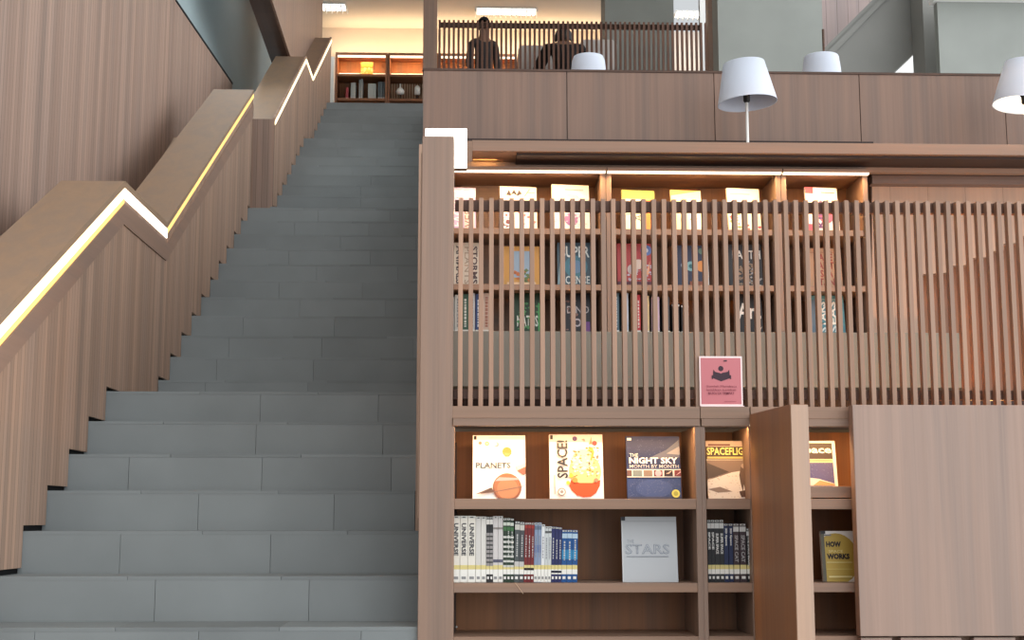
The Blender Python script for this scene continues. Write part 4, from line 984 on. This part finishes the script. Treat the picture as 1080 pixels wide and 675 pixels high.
def head_parts(t, hx, hy, hz, face, long_hair=False):
    """hair shell and features for a head centred at (hx, hy, hz); face = -1 looks towards -y"""
    bm = bmesh.new(); bmesh.ops.create_uvsphere(bm, u_segments=24, v_segments=16, radius=1)
    kill = [v for v in bm.verts if (v.co.y * face > .15 and v.co.z < .35) or v.co.z < -.55]
    bmesh.ops.delete(bm, geom=kill, context='VERTS')
    for v in bm.verts: v.co = Vector((hx + v.co.x * (.088 if not long_hair else .108), hy - .008 * face + v.co.y * .108, hz + .025 + v.co.z * (.118 if not long_hair else .135)))
    h = obj('hair', bm, M_hair, t, local=True, smooth=True); m = h.modifiers.new('t', 'SOLIDIFY'); m.thickness = .012
    bm = bmesh.new()
    for s in (-1, 1):
        bmesh.ops.create_uvsphere(bm, u_segments=10, v_segments=8, radius=.011, matrix=Matrix.Translation((hx + s * .031, hy + face * .083, hz + .012)))
    obj('eyes', bm, M_hair, t, local=True)
def person(label, loc, rotz, seated, top_mat, hands_up):
    t = thing('person', label, 'person', loc); t.rotation_euler = (0, 0, rotz)
    f = -1                                        # local facing
    hz = 0 if not seated else -.42
    lean = 0 if not seated else .16               # the sitter leans over the table
    J = {'pelvis': ((0, 0, .95 + hz), (.13, .10)), 'waist': ((0, f * lean * .25, 1.10 + hz), (.12, .09)), 'chest': ((0, f * lean * .7, 1.30 + hz), (.135, .10)),
         'collar': ((0, f * lean, 1.43 + hz), (.085, .075)), 'neck': ((0, f * (lean + .01), 1.50 + hz), .052), 'jaw': ((0, f * (lean + .03), 1.57 + hz), (.058, .070)),
         'skull': ((0, f * (lean + .015), 1.65 + hz), (.074, .090)), 'crown': ((0, f * (lean + .005), 1.71 + hz), (.058, .070)), 'nose': ((0, f * (lean + .112), 1.60 + hz), .010)}
    if seated:
        J.update({'neck': ((0, f * (lean + .05), 1.455 + hz), .055), 'jaw': ((0, f * (lean + .12), 1.46 + hz), (.062, .072)), 'skull': ((0, f * (lean + .10), 1.54 + hz), (.080, .092)), 'crown': ((0, f * (lean + .07), 1.595 + hz), (.062, .07)), 'nose': ((0, f * (lean + .20), 1.47 + hz), .010)})
    Eg = [('pelvis', 'waist'), ('waist', 'chest'), ('chest', 'collar'), ('collar', 'neck'), ('neck', 'jaw'), ('jaw', 'skull'), ('skull', 'crown'), ('jaw', 'nose')]
    SH = {k: J[k] for k in ('pelvis', 'waist', 'chest', 'collar')}; SE = Eg[:3]
    TR = {'pelvis': ((0, 0, .95 + hz), (.145, .115))}; TE = []
    for s, n in ((-1, 'l'), (1, 'r')):
        if seated:
            pts = [('sh', (s * .19, f * lean, 1.40 + hz), .062), ('el', (s * .33, f * .30, 1.13 + hz), .046), ('wr', (s * .12, f * .46, 1.17 + hz), .030)]
            hd = Vector((-s * .75, f * .55, .12)).normalized()
            legs = [('hip', (s * .10, f * .03, .52), .085), ('kn', (s * .13, f * .46, .50), .060), ('an', (s * .13, f * .44, .09), .042), ('toe', (s * .14, f * .62, .045), .035)]
        else:
            pts = [('sh', (s * .165, 0, 1.41), .052), ('el', (s * .205, -f * .03, 1.12), .042), ('wr', (s * .18, f * .14, .90), .028)]
            hd = Vector((-s * .15, f * .35, -.9)).normalized()
            legs = [('hip', (s * .10, 0, .90), .088), ('kn', (s * .105, f * .015, .50), .058), ('an', (s * .11, 0, .085), .042), ('toe', (s * .13, f * .17, .035), .036)]
        for k, p, r in pts: J[k + n] = (p, r)
        Eg += [('collar', 'sh' + n), ('sh' + n, 'el' + n), ('el' + n, 'wr' + n)]
        SH['sh' + n] = (pts[0][1], .060 if not seated else .085); SH['el' + n] = (pts[1][1], .048 if not seated else .066)
        w = Vector(pts[2][1]); e = Vector(pts[1][1]); SH['cuff' + n] = (tuple(w.lerp(e, .12)), .040)
        SE += [('collar', 'sh' + n), ('sh' + n, 'el' + n), ('el' + n, 'cuff' + n)]
        palm = w + hd * .055; J['palm' + n] = (tuple(palm), (.034, .018)); Eg.append(('wr' + n, 'palm' + n))
        side = hd.cross(Vector((0, 0, 1) if seated else (0, f, 0))).normalized(); curl = Vector((0, 0, -1)) if seated else Vector((0, f, 0))
        for q, ln in enumerate((.066, .074, .070, .056)):
            b = palm + side * (.026 - .0175 * q) + hd * .030; m_ = b + hd * ln * .5 + curl * .004; e_ = m_ + hd * ln * .42 + curl * .020
            for nm, p, r in (('a', b, .0095), ('b', m_, .0088), ('c', e_, .0072)): J['f%d%s%s' % (q, nm, n)] = (tuple(p), r)
            Eg += [('palm' + n, 'f%da%s' % (q, n)), ('f%da%s' % (q, n), 'f%db%s' % (q, n)), ('f%db%s' % (q, n), 'f%dc%s' % (q, n))]
        th = palm - hd * .02 + side * .038 * (1); J['t1' + n] = (tuple(th), .011); J['t2' + n] = (tuple(th + hd * .035 + side * .014), .009)
        Eg += [('wr' + n, 't1' + n), ('t1' + n, 't2' + n)]
        prev = 'pelvis'
        for k, p, r in legs:
            J[k + n] = (p, r); Eg.append((prev, k + n)); prev = k + n
            if k != 'toe': TR[k + n] = (p, r + .014)
        TE += [('pelvis', 'hip' + n), ('hip' + n, 'kn' + n), ('kn' + n, 'an' + n)]
        skin('shoe', ({'heel': ((legs[2][1][0], legs[2][1][1] - f * .03, .05), .046), 'ball': ((legs[3][1][0], legs[3][1][1], .045), .042)}, [('heel', 'ball')]), M_shoe, t, sub=1)
    skin('body', (J, Eg), M_skin, t)
    ex = .030 if seated else .010
    SH = {k: (p, tuple(x + ex for x in r) if isinstance(r, tuple) else r) for k, (p, r) in SH.items()}
    skin('jacket', (SH, SE), top_mat, t); skin('trousers', (TR, TE), M_trous, t)
    head_parts(t, 0, f * (lean + (.095 if seated else .015)), (1.535 if seated else 1.645) + hz, f, seated)
    return t
YP1 = 17.9
p1 = at(510, 60, YP1)
person('standing person in a charcoal jacket behind the top floor slatted railing', (p1.x, YP1, ZF3 + .003), math.radians(18), False, M_shirt, False)
YP2 = 16.95
p2 = at(596, 60, YP2)
person('seated person in black hunched with back turned behind the top floor railing', (p2.x, YP2, ZF3 + .003), math.radians(180), True, M_blk, False).scale = (1.1, 1.1, 1.1)
st = thing('stool', 'low round stool under the seated person in black', 'stool', (p2.x, YP2 + .0, ZF3 + .001))
bm = bmesh.new(); lathe(bm, [(.17, .385), (.18, .39), (.18, .415), (.17, .42)], 28); obj('seat', bm, M_blk, st, local=True)
for q in range(4):
    a = math.pi / 4 + q * math.pi / 2; bm = bmesh.new(); rod(bm, (.15 * math.cos(a), .15 * math.sin(a), 0), (.12 * math.cos(a), .12 * math.sin(a), .384), .014); obj('leg', bm, M_polew, st, local=True)
M_chair = plain('chair_shell_grey', (.52, .48, .45), .6)
for px, yt, lab in ((566, 48, 'pale grey high-backed chair left of the seated person'), (631, 42, 'pale grey high-backed chair right of the seated person')):
    c = at(px, yt, 17.65); z = c.z - ZF3
    t = thing('chair', lab, 'chair', (c.x, 17.65, ZF3 + .001), 'pale chairs of the top floor')
    bm = bmesh.new(); prism(bm, [(-.23, .42), (-.25, z - .06), (-.19, z), (.19, z), (.25, z - .06), (.23, .42)], 'y', -.02, .03); obj('backrest', bm, M_chair, t, local=True, bevel=.01)
    obj('seat', box(-.23, .23, .031, .46, .40, .45), M_chair, t, local=True, bevel=.01)
    for sx_ in (-.2, .17):
        for sy2 in (.05, .40): obj('leg', box(sx_, sx_ + .03, sy2, sy2 + .03, 0, .3995), M_socket, t, local=True)

struct('ceiling_hall', box(-2.75, 4.4, 1.0, 12.59, CE, CE + .1), MATS['ceiling_paint'])

# ================================================================ HALL, DAYLIGHT, CAMERA
struct('floor', box(-3.6, 4.4, -7, 7.1, -.1, 0), M_floor)
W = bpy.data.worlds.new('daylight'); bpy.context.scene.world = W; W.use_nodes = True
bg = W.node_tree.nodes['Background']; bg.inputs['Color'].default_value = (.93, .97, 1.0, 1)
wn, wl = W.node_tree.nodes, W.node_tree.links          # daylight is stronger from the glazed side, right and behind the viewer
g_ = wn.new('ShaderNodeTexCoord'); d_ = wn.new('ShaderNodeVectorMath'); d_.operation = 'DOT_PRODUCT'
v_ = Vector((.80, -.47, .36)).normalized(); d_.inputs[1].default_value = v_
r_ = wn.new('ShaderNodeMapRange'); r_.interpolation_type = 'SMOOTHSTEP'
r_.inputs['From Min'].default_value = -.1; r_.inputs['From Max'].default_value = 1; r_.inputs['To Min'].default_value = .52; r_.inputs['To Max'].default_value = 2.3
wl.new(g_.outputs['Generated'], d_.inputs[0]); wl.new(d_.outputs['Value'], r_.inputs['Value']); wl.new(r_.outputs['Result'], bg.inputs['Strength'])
cam = bpy.data.cameras.new('camera'); cam.lens = 36 * F / 1080; cam.sensor_width = 36; cam.sensor_fit = 'HORIZONTAL'; cam.clip_end = 200
co = bpy.data.objects.new('camera', cam); C.objects.link(co)
co.location = (0, 0, EZ); co.rotation_euler = (math.pi / 2 + PITCH, 0, -YAW)
S = bpy.context.scene; S.camera = co
S.view_settings.view_transform = 'Standard'; S.view_settings.look = 'None'; S.view_settings.gamma = 1; S.view_settings.use_curve_mapping = False
S.view_settings.exposure = 0.40
